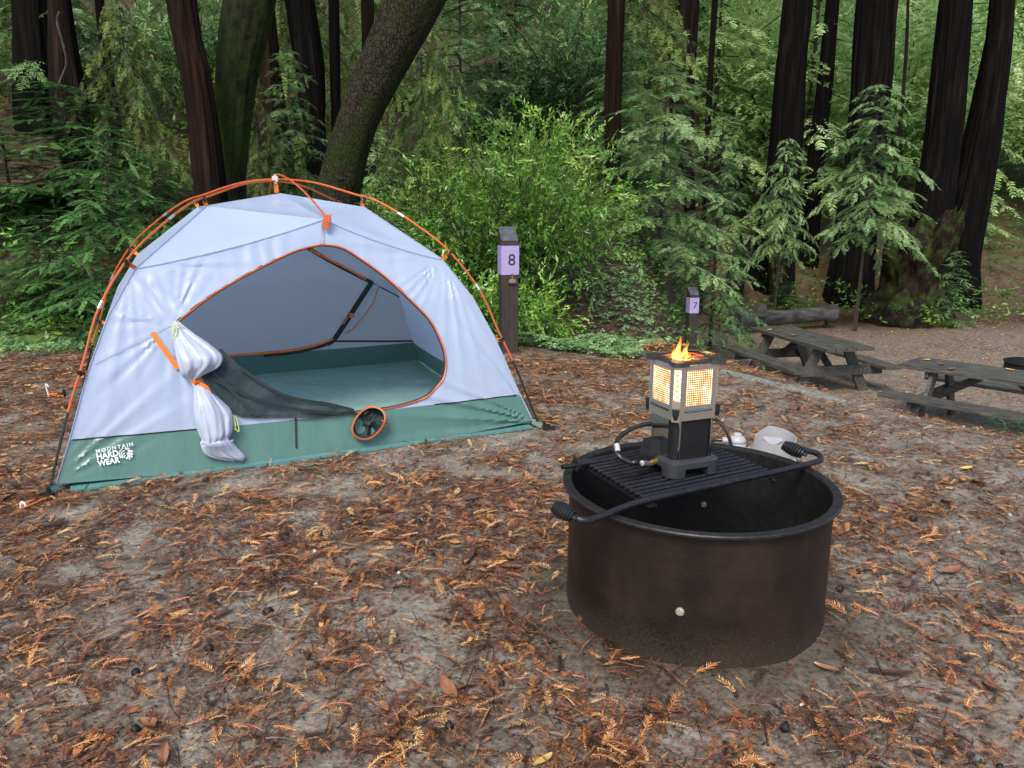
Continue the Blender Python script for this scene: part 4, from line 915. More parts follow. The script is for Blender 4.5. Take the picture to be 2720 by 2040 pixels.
# ================================================================== SITE POSTS
def sign_post(px, py_top, Y, dig, h, yaw, label, big):
    top = AY(px, py_top, Y); zb = TZ(top.x, Y); s = .135; root = empty('site_post', (top.x, Y, zb), label, 'sign post', 'numbered campsite posts', rot=yaw)
    H = top.z - zb; hs = s / 2; w = MB(); c = .006
    pr = [(-hs + c, -hs), (hs - c, -hs), (hs, -hs + c), (hs, hs - c), (hs - c, hs), (-hs + c, hs), (-hs, hs - c), (-hs, -hs + c)]
    def zt(y): return H - .105 * (hs - y) / s
    k = 8; w.add([Vector((x, y, -.3)) for x, y in pr] + [Vector((x, y, zt(y))) for x, y in pr], [tuple(range(8))[::-1]] + [(i, (i + 1) % 8, 8 + (i + 1) % 8, 8 + i) for i in range(8)])
    w.build('post', M['post'], root, local=True, smooth=False)
    w = MB(); w.add([Vector((x * .98, y * .98, zt(y) + .002)) for x, y in pr], [tuple(range(8))]); w.build('weathered_top', M['posttop'], root, local=True, smooth=False)
    z1 = H - .105 - .035; z0 = z1 - .222; w = MB()
    w.prism([(-hs - .003, -hs - .003), (hs + .002, -hs - .003), (hs + .002, -hs + .000), (-hs, -hs), (-hs, hs - .0), (-hs - .003, hs - .0)], z0, z1); w.build('number_plate', M['lilac'], root, local=True, smooth=False)
    vs, fs = text_mesh(dig, .125, .0008, 0, 1, .0); zc = (z0 + z1) / 2
    w = MB(); w.add([Vector((p.x * 1.0 + .012, -hs - .0042 - p.z, zc + p.y)) for p in vs], fs); w.build('numeral', M['ink'], root, local=True, smooth=False)
    if big:
        w = MB(); zc = z0 - .045; w.box((.014, -hs - .012, zc), (.060, .022, .022), top=.75); w.box((.014, -hs - .018, zc - .014), (.066, .004, .010)); w.box((.014, -hs - .010, zc + .02), (.012, .006, .04)); w.lathe([(.0075, -.002), (.0125, -.002), (.0125, .002), (.0075, .002), (.0075, -.002)], 16, (0, 0, 0)) if False else None
        P = [Vector((.014 + .008 * math.cos(a), -hs - .010, zc + .045 + .008 * math.sin(a))) for a in np.linspace(0, 2 * math.pi, 12, endpoint=False)]; w.tube(P, .0025, 6, closed=True)
        w.build('bulldog_clip', M['clip'], root, local=True)
sign_post(1350, 603, 5.95, '8', 1.06, R(13), 'dark square post with a lilac plate numbered 8 and a rusty clip', True)
sign_post(1842, 764, 10.9, '7', 1.0, R(10), 'farther dark square post with a lilac plate numbered 7', False)

# ================================================================== PICNIC TABLES
def planks(w, L, ws, y0, z, th, gap=.012):
    y = y0
    for k, b in enumerate(ws):
        x0 = .006 * math.sin(k * 5.1); w.box((x0, y + b / 2, z - th / 2 + .0015 * math.sin(k * 3)), (L, b, th)); y += b + gap
def picnic_table(loc, ang, label):
    t = empty('picnic_table', loc, label, 'picnic table', 'picnic tables on the lower site', rot=ang); L = 2.15
    w = MB(); planks(w, L, [.145] * 5, -.386, .76, .045); w.build('table_top', M['wood'], t, local=True, smooth=False)
    for s in (-1, 1):
        w = MB(); planks(w, L, [.14, .14], s * .74 - .146, .46, .045); w.build('bench_seat', M['wood'], t, local=True, smooth=False)
    for ex in (-.72, .72):
        w = MB(); w.box((ex, 0, .365), (.045, 1.62, .15)); w.build('bench_beam', M['wood'], t, local=True, smooth=False)
        w = MB(); w.box((ex, 0, .69), (.045, .70, .09)); w.build('top_cleat', M['wood'], t, local=True, smooth=False)
        for s in (-1, 1):
            a, b = Vector((ex - .05 * (1 if ex > 0 else -1), s * .58, 0)), Vector((ex - .05 * (1 if ex > 0 else -1), s * .22, .71)); d = b - a; rot = Matrix.Rotation(math.atan2(-d.y, d.z), 4, 'X')
            w = MB(); w.box((a + b) / 2, (.045, .15, d.length), rot); w.build('leg', M['wood'], t, local=True, smooth=False)
        a, b = Vector((ex * .93, 0, .36)), Vector((ex * .25, 0, .70)); d = b - a; w = MB(); w.box((a + b) / 2, (.10, .045, d.length), Matrix.Rotation(math.atan2(d.x, d.z), 4, 'Y')); w.build('brace', M['wood'], t, local=True, smooth=False)
        for s in (-1, 1):
            w = MB(); sd_ = 1 if ex > 0 else -1
            for k in (0, 1): w.tube([(ex + sd_ * .022, s * (.44 + .06 * k), .37), (ex + sd_ * .028, s * (.44 + .06 * k), .37)], .010, 8)
            w.build('bolt_pair', M['bolt'], t, local=True)
    return t
zt_ = -.82
q = [G(*p, zt_) for p in ((1987, 869), (2111, 866), (2317, 919), (2197, 930))]; cT = (q[0] + q[2]) / 2; cT = (q[0] + q[1] + q[2] + q[3]) / 4; ax_ = (q[0] - q[3]) + (q[1] - q[2]); ang1 = math.atan2(ax_.y, ax_.x)
picnic_table(Vector((cT.x, cT.y, zt_ - .76)), ang1, 'dark wet wooden picnic table beside the post numbered 7 and in front of the log')
p1, p3 = G(2382, 967, zt_), G(2493, 948, zt_); ld = Vector((.66, -.75, 0)).normalized(); wd_ = Vector((-ld.y, ld.x, 0))
c2 = p1 + ld * 1.075 + wd_ * .386
picnic_table(Vector((c2.x, c2.y, zt_ - .76)), math.atan2(ld.y, ld.x), 'dark wooden picnic table cut by the right edge, fallen leaves on its top')
# far fire ring on the lower site
fz = -1.22; fr0 = G(2752, 962, fz); far = empty('fire_ring', (fr0.x, fr0.y, fz - .3), 'low black fire ring half cut by the right edge behind the tables', 'fire ring')
w = MB(); w.lathe([(.42, 0), (.42, .30), (.44, .30), (.44, .29)], 48, (0, 0, 0)); w.build('outer_wall', M['soot'], far, local=True)
w = MB(); w.lathe([(.412, .297), (.412, 0.0), (.001, .0)], 48, (0, 0, 0)); w.build('inner_wall', M['soot'], far, local=True)
far.location.z = TZ(fr0.x, fr0.y) ; far.location.z = fz - .3
# timber edging
w = MB(); ta, tb_ = G(1917, 990, .0), G(2250, 1070, .0); P = [lerp(ta, tb_, i / 10) for i in range(11)]
for p in P: p.z = TZ(p.x, p.y) + .012 - .0 * p.x
w.tube([p - Vector((0, 0, .040)) for p in P], .055, 4, sq=(1, 1)); eb = w.build('edging_timber', M['timber'], base=P[0], smooth=False)
tag(eb, 'pale weathered timber edging sunk into the ground below the first picnic table', 'edging')

# ================================================================== LOG AND STUMP
def rough_tube(P, rads, n, amp, fr, zfr, seed, flute=0, kf=9):
    vs = []; k = len(P); pn = None; arc = 0.0; ks = zfr / max(.02, (P[1] - P[0]).length) if k < 30 else .62
    for i, p in enumerate(P):
        if i: arc += (p - P[i - 1]).length
        t = (P[min(k - 1, i + 1)] - P[max(0, i - 1)]).normalized()
        if pn is None: a = Vector((1, 0, 0)) if abs(t.x) < .9 else Vector((0, 1, 0)); pn = (a - t * a.dot(t)).normalized()
        else: pn = (pn - t * pn.dot(t)).normalized()
        b = t.cross(pn); l = arc * ks
        for j in range(n):
            an = 2 * math.pi * j / n; ca, sa = math.cos(an), math.sin(an)
            f = 1 + amp * noise.noise(Vector((ca * fr, sa * fr, l + seed))) + amp * .6 * noise.noise(Vector((ca * fr * 3, sa * fr * 3, l * 1.2 + seed * 2)))
            if flute: f += .11 * noise.noise(Vector((ca * 11, sa * 11, l * .35 + seed))) + .05 * noise.noise(Vector((ca * 22, sa * 22, l * .8 + seed)))
            if flute: f += flute * (abs(math.sin(an * kf / 2 + 1.3 * noise.noise(Vector((ca, sa, l * .4 + seed))))) - .6)
            vs.append(p + (pn * ca + b * sa) * rads[i] * f)
    fs = [(i * n + j, i * n + (j + 1) % n, (i + 1) * n + (j + 1) % n, (i + 1) * n + j) for i in range(k - 1) for j in range(n)]
    return vs, fs + [tuple(range(n))[::-1], tuple((k - 1) * n + j for j in range(n))]
la, lb = AY(1952, 851, 16.4), AY(2212, 832, 17.4); P = [lerp(la, lb, i / 24) for i in range(25)]
rads = [.235 * (1 - .32 * sm(.0, .35, i / 24)) * (1 + .35 * sm(.88, .96, i / 24)) for i in range(25)]
w = MB(); w.add(*rough_tube(P, rads, 28, .16, 1.6, .35, 3)); log = w.build('fallen_log', M['greywood'], base=(la.x, la.y, TZ(la.x, la.y))); tag(log, 'grey bark-stripped log lying on the ground behind the picnic tables', 'log')
w = MB(); kc = lerp(la, lb, .22) + Vector((0, -.12, .16)); w.add(*rough_tube([kc, kc + Vector((.02, -.05, .10)), kc + Vector((.05, -.08, .18))], [.17, .14, .05], 16, .3, 2, .8, 8)); w.build('burl', M['greywood'], log)
# big gnarled stump
sb = AY(2405, 840, 18.3); zb = TZ(sb.x, 18.3); n = 72; lay = 40; vs = []
for i in range(lay + 1):
    t = i / lay
    for j in range(n):
        an = 2 * math.pi * j / n; ca, sa = math.cos(an), math.sin(an)
        r = lerp(1.12, .72, sm(0, .55, t)) * (1 + .22 * noise.noise(Vector((ca * 1.6, sa * 1.6, t * 3))) + .16 * noise.noise(Vector((ca * 4, sa * 4, t * 6))) + .06 * noise.noise(Vector((ca * 10, sa * 10, t * 12))))
        if t > .62: r *= 1 + .10 * math.sin(an * 9) * (t - .62)
        jag = .42 * noise.noise(Vector((ca * 2.2, sa * 2.2, 9))) + .22 * noise.noise(Vector((ca * 6, sa * 6, 4)))
        h = (2.45 + jag - .55 * sa * 0 + .35 * ca) * t
        vs.append(Vector((sb.x + r * ca + .28 * t, 18.3 + r * sa, zb - .15 + h)))
fs = [(i * n + j, i * n + (j + 1) % n, (i + 1) * n + (j + 1) % n, (i + 1) * n + j) for i in range(lay) for j in range(n)]
b = len(vs); vs.append(Vector((sb.x + .3, 18.3, zb + 1.4))); fs += [(lay * n + j, lay * n + (j + 1) % n, b) for j in range(n)]
w = MB(); w.add(vs, fs); stp = w.build('tree_stump', M['stump'], base=(sb.x, 18.3, zb)); tag(stp, 'huge gnarled redwood stump with jagged top and moss at its foot', 'stump')

# ================================================================== FOLIAGE GENERATORS (numpy)
def leaf_quads(base, dirs, nrm, L, Wd, fold=.0):
    """kite leaves: base (n,3), dirs (n,3), nrm (n,3), lengths, widths -> (n,4,3)"""
    side = np.cross(nrm, dirs); side /= np.linalg.norm(side, axis=1, keepdims=True) + 1e-9
    L = L[:, None]; Wd = Wd[:, None]; mid = base + dirs * L * .42 - nrm * (fold * L)
    return np.stack([base, mid + side * Wd / 2, base + dirs * L, mid - side * Wd / 2], 1)
def twig_template(rng, K, ll, lw, L, ang=52, sag=.12, round_=False):
    t = (np.arange(K) + 1) / (K + .5); B, Dn, Nn, LL = [], [], [], []
    for s in (-1, 1):
        a = R(ang) * (1 - .35 * t) + rng.normal(0, .10, K)
        d = np.stack([np.cos(a), s * np.sin(a), rng.normal(-.05, .12, K)], 1); d /= np.linalg.norm(d, axis=1, keepdims=True)
        B.append(np.stack([t * L, np.zeros(K), -sag * L * t * t], 1)); Dn.append(d); n = np.stack([rng.normal(0, .25, K), rng.normal(0, .25, K), np.ones(K)], 1); Nn.append(n / np.linalg.norm(n, axis=1, keepdims=True))
        LL.append(ll * (.55 + .75 * np.sin(np.pi * np.clip(t * .85 + .12, 0, 1))) * rng.uniform(.8, 1.15, K))
    q = leaf_quads(np.concatenate(B), np.concatenate(Dn), np.concatenate(Nn), np.concatenate(LL), np.full(2 * K, lw))
    stem = np.array([[[0, -lw * .12, 0], [L * .5, -lw * .12, -sag * L * .25], [L * 1.04, 0, -sag * L], [L * .5, lw * .12, -sag * L * .25]]])
    return np.concatenate([q, stem])
def place(tmpls, P, X, Nm, S, rng, tint):
    """put twig templates: P (n,3) origins, X (n,3) axis, Nm (n,3) up-ish, S (n,) scale, tint (n,)"""
    X = X / (np.linalg.norm(X, axis=1, keepdims=True) + 1e-9); Y = np.cross(Nm, X); Y /= np.linalg.norm(Y, axis=1, keepdims=True) + 1e-9; Z = np.cross(X, Y)
    Mx = np.stack([X, Y, Z], 2); idx = rng.integers(0, len(tmpls), len(P)); out, tt = [], []
    for k, T in enumerate(tmpls):
        m = idx == k
        if not m.any(): continue
        q = np.einsum('nij,lvj->nlvi', Mx[m] * S[m][:, None, None], T) + P[m][:, None, None, :]
        out.append(q.reshape(-1, 4, 3)); tt.append(np.repeat(np.repeat(tint[m], T.shape[0]) + rng.normal(0, .07, m.sum() * T.shape[0]), 4))
    return np.concatenate(out), np.concatenate(tt)
def tubes_np(segs, n=4):
    """segs: list of (points (k,3), radii (k,)) -> verts (m,3), quads (f,4)"""
    VV, FF, b = [], [], 0
    for P, r in segs:
        P = np.asarray(P, float); k = len(P); t = np.gradient(P, axis=0); t /= np.linalg.norm(t, axis=1, keepdims=True) + 1e-9
        a = np.where(np.abs(t[:, 2:3]) < .9, np.array([[0, 0, 1.0]]), np.array([[1.0, 0, 0]])); u = np.cross(t, a); u /= np.linalg.norm(u, axis=1, keepdims=True) + 1e-9; v = np.cross(t, u)
        an = np.arange(n) * 2 * np.pi / n; ring = u[:, None] * np.cos(an)[None, :, None] + v[:, None] * np.sin(an)[None, :, None]
        VV.append((P[:, None] + ring * np.asarray(r)[:, None, None]).reshape(-1, 3))
        i, j = np.meshgrid(np.arange(k - 1), np.arange(n), indexing='ij'); j2 = (j + 1) % n
        FF.append((np.stack([i * n + j, i * n + j2, (i + 1) * n + j2, (i + 1) * n + j], -1).reshape(-1, 4)) + b); b += k * n
    return np.concatenate(VV), np.concatenate(FF)
def finish(name, quads, tint, segs, mats, keep=True):
    V = quads.reshape(-1, 3); F = np.arange(len(V)).reshape(-1, 4); mi = np.zeros(len(F), int)
    if segs:
        v2, f2 = tubes_np(segs); F = np.concatenate([F, f2 + len(V)]); V = np.concatenate([V, v2]); tint = np.concatenate([tint, np.full(len(v2), .3)]); mi = np.concatenate([mi, np.ones(len(f2), int)])
    o = mesh_np(name, V, F, mats, tint=np.clip(tint, 0, 1), mi=mi); me = o.data; bpy.data.objects.remove(o); return me
def conifer(seed, H, r0, nb, tw, leafmat_, h0=.08, droop=.35, elev=15, shape=1.0, twl=.20, K=12, lw=.008, ll=.028, spacing=.055, side=1.0, hang=.0, gap=.0, skip=.12, tvar=.16, tb=.42):
    """one crown around a vertical stem of height H standing on z=0; r0 = lowest branch length"""
    rng = np.random.default_rng(seed); T = [twig_template(rng, K, ll, lw, twl, sag=.1 + .05 * i) for i in range(4)]
    P, X, Nm, S, ti, segs = [], [], [], [], [], []
    for b in range(nb):
        t = (b + rng.uniform(0, 1)) / nb; h = H * (h0 + (1 - h0) * t ** .9); L = r0 * ((1 - t) ** shape * .95 + .06) * rng.uniform(.7, 1.15)
        ph = rng.uniform(0, 2 * np.pi) if gap == 0 else b * 2.399 + rng.normal(0, .3); e = R(elev * (1.4 * t + .2) + rng.normal(0, 6)); dr = droop * rng.uniform(.6, 1.3); bt = rng.normal(0, tvar)
        k = max(4, int(L / spacing)); s = (np.arange(k) + .5) / k; dh = np.array([np.cos(ph), np.sin(ph), 0]); perp = np.array([-np.sin(ph), np.cos(ph), 0])
        bend = rng.normal(0, .12)
        pts = np.array([0, 0, h]) + dh * (L * s * math.cos(e))[:, None] + perp * (bend * L * s ** 2)[:, None]; pts[:, 2] += L * s * math.sin(e) - dr * L * s ** 2
        tan = np.gradient(pts, axis=0); tan /= np.linalg.norm(tan, axis=1, keepdims=True)
        segs.append((np.vstack([[[0, 0, h - .02]], pts[::3], pts[-1:]]), np.linspace(.011 * H / 4 + .002, .0012, 2 + len(pts[::3]))))
        up = np.array([0, 0, 1.0])
        for i in range(k):
            if s[i] < skip and rng.random() < .8: continue
            for sd in (-1, 1):
                a = R(rng.normal(58, 10)) * sd; sl = np.cross(up, tan[i]); sl /= np.linalg.norm(sl) + 1e-9
                # secondary branchlet carrying 1-3 sprays
                l2 = L * .34 * side * (1 - s[i]) ** .7 * rng.uniform(.5, 1.2) + .04; d = tan[i] * math.cos(a) + sl * math.sin(a); d[2] -= hang + rng.uniform(0, .25)
                ns = max(1, int(l2 / (twl * .42)))
                for q in range(ns):
                    p = pts[i] + d * l2 * (q / ns); p[2] -= .35 * l2 * (q / ns) ** 2
                    dd = d + sl * rng.normal(0, .45) + tan[i] * rng.normal(0, .45); dd[2] -= .25 * q / ns + hang * .5
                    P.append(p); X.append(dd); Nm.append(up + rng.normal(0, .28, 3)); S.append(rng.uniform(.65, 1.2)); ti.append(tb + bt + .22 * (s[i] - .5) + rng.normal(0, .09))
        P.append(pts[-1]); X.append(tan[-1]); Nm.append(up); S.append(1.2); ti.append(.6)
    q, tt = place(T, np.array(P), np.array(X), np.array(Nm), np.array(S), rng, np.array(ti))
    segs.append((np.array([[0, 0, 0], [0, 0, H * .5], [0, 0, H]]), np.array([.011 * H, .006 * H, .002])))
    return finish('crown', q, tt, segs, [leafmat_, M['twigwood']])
def broadleaf(seed, H, rx, nlimb, leafmat_, ll=.085, lw=.026, nt=10, per=9, base_z=.25, twl=.26, dens_=1.0, droop=.2, top=1.0):
    rng = np.random.default_rng(seed); T = []
    for v in range(4):
        K = per; t = (np.arange(K) + 1) / K; a = rng.uniform(-1, 1, K) * .9; d = np.stack([np.cos(a) * .8 + .2, np.sin(a) * np.where(np.arange(K) % 2, 1, -1) * 1.1, rng.normal(-.15, .35, K)], 1); d /= np.linalg.norm(d, axis=1, keepdims=True)
        n = np.stack([rng.normal(0, .4, K), rng.normal(0, .4, K), np.ones(K)], 1); n /= np.linalg.norm(n, axis=1, keepdims=True)
        T.append(leaf_quads(np.stack([t * twl, np.zeros(K), -.1 * twl * t * t], 1), d, n, ll * rng.uniform(.6, 1.2, K), lw * rng.uniform(.8, 1.2, K), fold=.06))
    P, X, Nm, S, ti, segs = [], [], [], [], [], []
    for b in range(nlimb):
        ph = rng.uniform(0, 2 * np.pi); hr = rng.uniform(.15, 1) ** .7; zt = H * rng.uniform(.45, 1.0) * (1 - .35 * hr) * top; tip = np.array([np.cos(ph) * rx * hr, np.sin(ph) * rx * hr, zt]); lt = rng.normal(0, .12)
        st = np.array([0, 0, base_z * H * rng.uniform(.3, 1)]); k = 9; s = np.linspace(0, 1, k)[:, None]; mid = (st + tip) / 2 + np.array([0, 0, H * .12]); pts = st * (1 - s) ** 2 + 2 * mid * s * (1 - s) + tip * s ** 2
        segs.append((pts, np.linspace(.018, .003, k) * H / 2.5))
        for i in range(2, k):
            for _ in range(int(nt * dens_)):
                c = pts[i] + rng.normal(0, 1, 3) * np.array([.16, .16, .11]) * H * .5 * (.4 + .6 * i / k); d = (c - pts[i]) + (tip - st) * .12 + rng.normal(0, .15, 3); d[2] -= droop * .5 * rng.random()
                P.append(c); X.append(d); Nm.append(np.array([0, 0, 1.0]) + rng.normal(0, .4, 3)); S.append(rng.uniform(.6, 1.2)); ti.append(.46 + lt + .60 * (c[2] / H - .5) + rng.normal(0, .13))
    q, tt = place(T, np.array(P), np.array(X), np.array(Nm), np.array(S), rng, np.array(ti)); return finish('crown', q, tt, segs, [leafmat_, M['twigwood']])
CROWN = {}
CROWN['near'] = conifer(11, 2.1, .92, 64, 0, M['fir'], twl=.17, K=15, lw=.0075, ll=.024, spacing=.055, elev=10, droop=.25, shape=.6, side=1.1, gap=1, tb=.30)
CROWN['young'] = conifer(12, 4.0, 1.25, 62, 0, M['needle'], twl=.22, K=9, lw=.013, ll=.046, spacing=.075, elev=14, droop=.42, shape=.6, hang=.02, tb=.56, side=.95, gap=1)
CROWN['young2'] = conifer(13, 4.0, 1.45, 50, 0, M['needle'], twl=.24, K=9, lw=.014, ll=.050, spacing=.08, elev=12, droop=.45, shape=.5, hang=.05, tb=.62, side=1.0, gap=1)
CROWN['lifted'] = conifer(31, 4.0, 1.30, 44, 0, M['needle'], h0=.40, twl=.22, K=9, lw=.013, ll=.046, spacing=.075, elev=14, droop=.45, shape=.45, hang=.02, tb=.60, side=1.05, gap=1)
CROWN['olive'] = conifer(14, 4.0, 1.5, 50, 0, M['olive'], twl=.26, K=8, lw=.015, ll=.05, spacing=.10, elev=-5, droop=.9, shape=.5, hang=.6, side=1.0, gap=1)
FARK = dict(twl=.22, K=6, lw=.020, ll=.056, spacing=.10, elev=12, droop=.45, shape=.55, hang=.05, side=1.1, gap=1)
CROWN['far'] = conifer(15, 4.0, 1.1, 50, 0, M['needle'], **FARK)
CROWN['far2'] = conifer(16, 4.0, 1.2, 46, 0, M['olive'], **FARK)
CROWN['farlime'] = conifer(18, 4.0, 1.2, 46, 0, M['lime'], **FARK)  # far conifer with the bright light put into its leaf colour
CROWN['big'] = conifer(17, 4.0, 1.5, 44, 0, M['needle'], h0=.02, twl=.30, K=6, lw=.03, ll=.08, spacing=.13, elev=0, droop=.5, shape=.5, hang=.3, side=1.1, gap=1)
CROWN['bay'] = broadleaf(21, 2.6, 1.25, 30, M['bay'], nt=7, per=10, ll=.075, lw=.022, top=1.08)
CROWN['bay2'] = broadleaf(22, 2.6, 1.4, 22, M['bay'], nt=8, per=9, ll=.10, lw=.032)
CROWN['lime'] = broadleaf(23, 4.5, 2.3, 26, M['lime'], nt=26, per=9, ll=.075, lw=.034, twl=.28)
CROWN['shrub'] = broadleaf(24, 1.1, .55, 16, M['bay'], nt=5, per=8, ll=.075, lw=.028, base_z=.1)
CROWN['grey'] = broadleaf(25, 3.0, 1.3, 20, M['needle'], nt=9, per=10, ll=.09, lw=.03)
def add_crown(kind, parent, loc, sc, rot, name='crown'):
    o = bpy.data.objects.new(name, CROWN[kind]); col.objects.link(o); o.parent = parent; o.location = loc; o.rotation_euler = (0, 0, rot); o.scale = (sc if isinstance(sc, tuple) else (sc, sc, sc)); return o
rnd = random.Random(5)
# ------------------------------------------------------------------ named trunks seen in the photo
GT = 'redwood trees round the lower site'
def trunk_tree(name, label, cat, Y, pts, m, n=96, amp=.10, flute=.07, ext=9.0, crown=None, group=None, fr=1.8, zfr=.10):
    """pts: (px centre, py, px width) from the lowest to the top of the frame"""
    C_, W_ = [], []
    for px, py, wpx in pts:
        p = AY(px, py, Y); C_.append(p); W_.append(wpx / 2 / FPX * Y / ray(px, py).y)
    zb = TZ(C_[0].x, Y); d0 = (C_[0] - C_[1]).normalized()
    if C_[0].z > zb - .2:
        k = (C_[0].z - (zb - .3)) / max(.2, abs(d0.z)); C_.insert(0, C_[0] + Vector((d0.x * k * .6, 0, -(C_[0].z - zb + .3)))); W_.insert(0, W_[0] * (1.25 if k > .4 else 1.05))
    base = Vector((C_[0].x, Y, TZ(C_[0].x, Y)))
    du = (C_[-1] - C_[-2]).normalized(); sl = (W_[-1] - W_[-2]) / max(.1, (C_[-1] - C_[-2]).length); c0_, w0_ = C_[-1], W_[-1]
    for ef in ([.12, .3, .6, 1.0] if ext > 2 else [1.0]): C_.append(c0_ + du * ext * ef); W_.append(max(.25 * w0_, w0_ + max(min(sl, 0), -.03) * ext * ef))
    cc = catmull(C_, 10); ww = [p.x for p in catmull([(w_, 0, 0) for w_ in W_], 10)]
    # resample evenly
    P, Rr_ = [cc[0]], [ww[0]]; acc = 0
    for a, b, wa, wb in zip(cc, cc[1:], ww, ww[1:]):
        L = (b - a).length; st = .16 if b.z < 7 else .6; k = max(1, int(L / st))
        for i in range(1, k + 1): P.append(lerp(a, b, i / k)); Rr_.append(lerp(wa, wb, i / k))
    root = empty(name, base, label, cat, group); w = MB(); w.add(*rough_tube(P, Rr_, n, amp, fr, zfr, rnd.uniform(0, 50), flute, rnd.choice((9, 11, 13)))); w.build('trunk', m, root, sharp=False)
    if crown:
        kind, z, sc = crown; z += 2.5; sc = (sc * .42, sc * .42, sc)
        p = min(P, key=lambda q: abs(q.z - z)); kind = 'far' if kind == 'big' else kind; sc = (sc[0] * (.7 if group == GT else 1), sc[1] * (.7 if group == GT else 1), sc[2] * .8); add_crown(kind, root, p - base, sc, rnd.uniform(0, 6))
    return root
GT = 'redwood trees round the lower site'
GL = 'dark trees behind the tent'
trunk_tree('redwood_tree', 'dark reddish redwood trunk rising right behind the left half of the tent roof', 'tree', 8.3, [(562, 540, 76), (553, 450, 76), (540, 330, 72), (520, 200, 72), (498, 100, 70), (482, 0, 74)], M['redwood_front'], crown=('big', 7, 2.4), group=GL)
trunk_tree('mossy_tree', 'thick green moss-covered trunk beside the dark reddish redwood', 'tree', 8.9, [(616, 520, 72), (618, 430, 76), (622, 320, 92), (630, 200, 108), (645, 100, 124), (664, 0, 132)], M['mossbark'], amp=.12, flute=0, crown=('bay2', 5.5, 2.0), group=GL)
trunk_tree('oak_tree', 'thick leaning trunk with cracked grey bark above the right side of the tent roof', 'tree', 8.0, [(896, 540, 116), (906, 480, 112), (932, 380, 104), (965, 290, 106), (1005, 200, 118), (1052, 100, 132), (1104, 0, 140)], M['oakbark'], n=48, amp=.08, flute=0, crown=('bay2', 5.5, 2.2), group=GL)
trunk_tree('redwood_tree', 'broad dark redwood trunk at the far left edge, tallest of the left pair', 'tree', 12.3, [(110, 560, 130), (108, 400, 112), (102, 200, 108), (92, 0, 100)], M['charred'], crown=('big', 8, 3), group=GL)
trunk_tree('redwood_tree', 'leaning brown redwood trunk with a pale bare vine, second from the left edge', 'tree', 11, [(262, 700, 84), (238, 560, 88), (213, 420, 90), (190, 300, 88), (172, 160, 70), (158, 0, 52)], M['redwood'], crown=('big', 7, 2.6), group=GL)
trunk_tree('thin_tree', 'slender dark trunk between the leaning redwood and the tent pole tops', 'tree', 11.8, [(322, 520, 34), (308, 340, 28), (290, 220, 26), (276, 110, 24), (264, 0, 22)], M['redwood'], crown=('big', 7, 1.8), group=GL)
trunk_tree('redwood_tree', 'reddish redwood trunk seen between the mossy trunk and the leaning oak', 'tree', 11.5, [(736, 500, 92), (730, 420, 90), (722, 330, 76), (716, 200, 52), (712, 100, 44), (704, 0, 40)], M['redwood_front'], crown=('big', 7, 2.2), group=GL)
trunk_tree('redwood_tree', 'blackish redwood trunk at the top between the mossy trunk and the oak', 'tree', 12.0, [(838, 360, 54), (830, 280, 66), (822, 180, 72), (806, 80, 74), (794, 0, 74)], M['charred'], crown=('big', 8, 2.8), group=GL)
trunk_tree('redwood_tree', 'narrow straight dark trunk just left of the leaning oak', 'tree', 12.2, [(892, 300, 24), (890, 180, 26), (888, 80, 26), (886, 0, 26)], M['charred'], crown=('big', 8, 2.2), group=GL)
trunk_tree('redwood_tree', 'short visible dark trunk crossing behind the top of the leaning oak', 'tree', 12.4, [(978, 260, 30), (977, 130, 30), (976, 0, 32)], M['redwood'], crown=('big', 8, 2.2), group=GL)
trunk_tree('bare_tree', 'thin grey bare trunk high on the bank in the middle of the picture, left one', 'tree', 24, [(1450, 240, 12), (1452, 120, 12), (1456, 0, 13)], M['greywood'], n=12, group='thin bare trunks on the bank')
trunk_tree('bare_tree', 'thin grey bare trunk high on the bank, right one of the pair', 'tree', 24, [(1488, 170, 12), (1489, 80, 11), (1486, 0, 11)], M['greywood'], n=12, group='thin bare trunks on the bank')
trunk_tree('redwood_tree', 'brown redwood trunk at the top centre above the post numbered 8', 'tree', 12.6, [(1628, 420, 40), (1627, 300, 42), (1632, 160, 42), (1638, 0, 42)], M['redwood_front'], crown=('big', 8, 2.4), group=GT)
trunk_tree('redwood_tree', 'dark redwood trunk left of the very thin trunk, foliage hiding its foot', 'tree', 20, [(1808, 560, 72), (1806, 400, 70), (1806, 260, 70), (1812, 120, 76), (1814, 0, 82)], M['redwood'], crown=('big', 9, 3), group=GT)
trunk_tree('thin_tree', 'very thin dark trunk beside the dark redwood above the post numbered 7', 'tree', 19, [(1868, 620, 12), (1876, 400, 13), (1882, 300, 15), (1892, 120, 15), (1899, 0, 16)], M['charred'], n=16, crown=('big', 8, 1.6), group=GT)
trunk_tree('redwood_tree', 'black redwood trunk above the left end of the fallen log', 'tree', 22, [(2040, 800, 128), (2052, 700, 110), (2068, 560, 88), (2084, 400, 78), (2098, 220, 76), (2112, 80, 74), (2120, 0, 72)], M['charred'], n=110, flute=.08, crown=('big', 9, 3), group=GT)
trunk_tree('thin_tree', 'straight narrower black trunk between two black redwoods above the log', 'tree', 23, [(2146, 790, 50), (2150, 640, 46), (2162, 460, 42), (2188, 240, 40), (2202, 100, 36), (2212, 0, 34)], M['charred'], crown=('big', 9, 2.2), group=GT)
trunk_tree('redwood_tree', 'broadest redwood trunk flaring at its foot, left of the gnarled stump', 'tree', 21, [(2250, 810, 132), (2258, 740, 118), (2272, 620, 104), (2298, 400, 94), (2316, 200, 94), (2330, 0, 96)], M['charred'], n=110, flute=.08, crown=('big', 9, 3.2), group=GT)
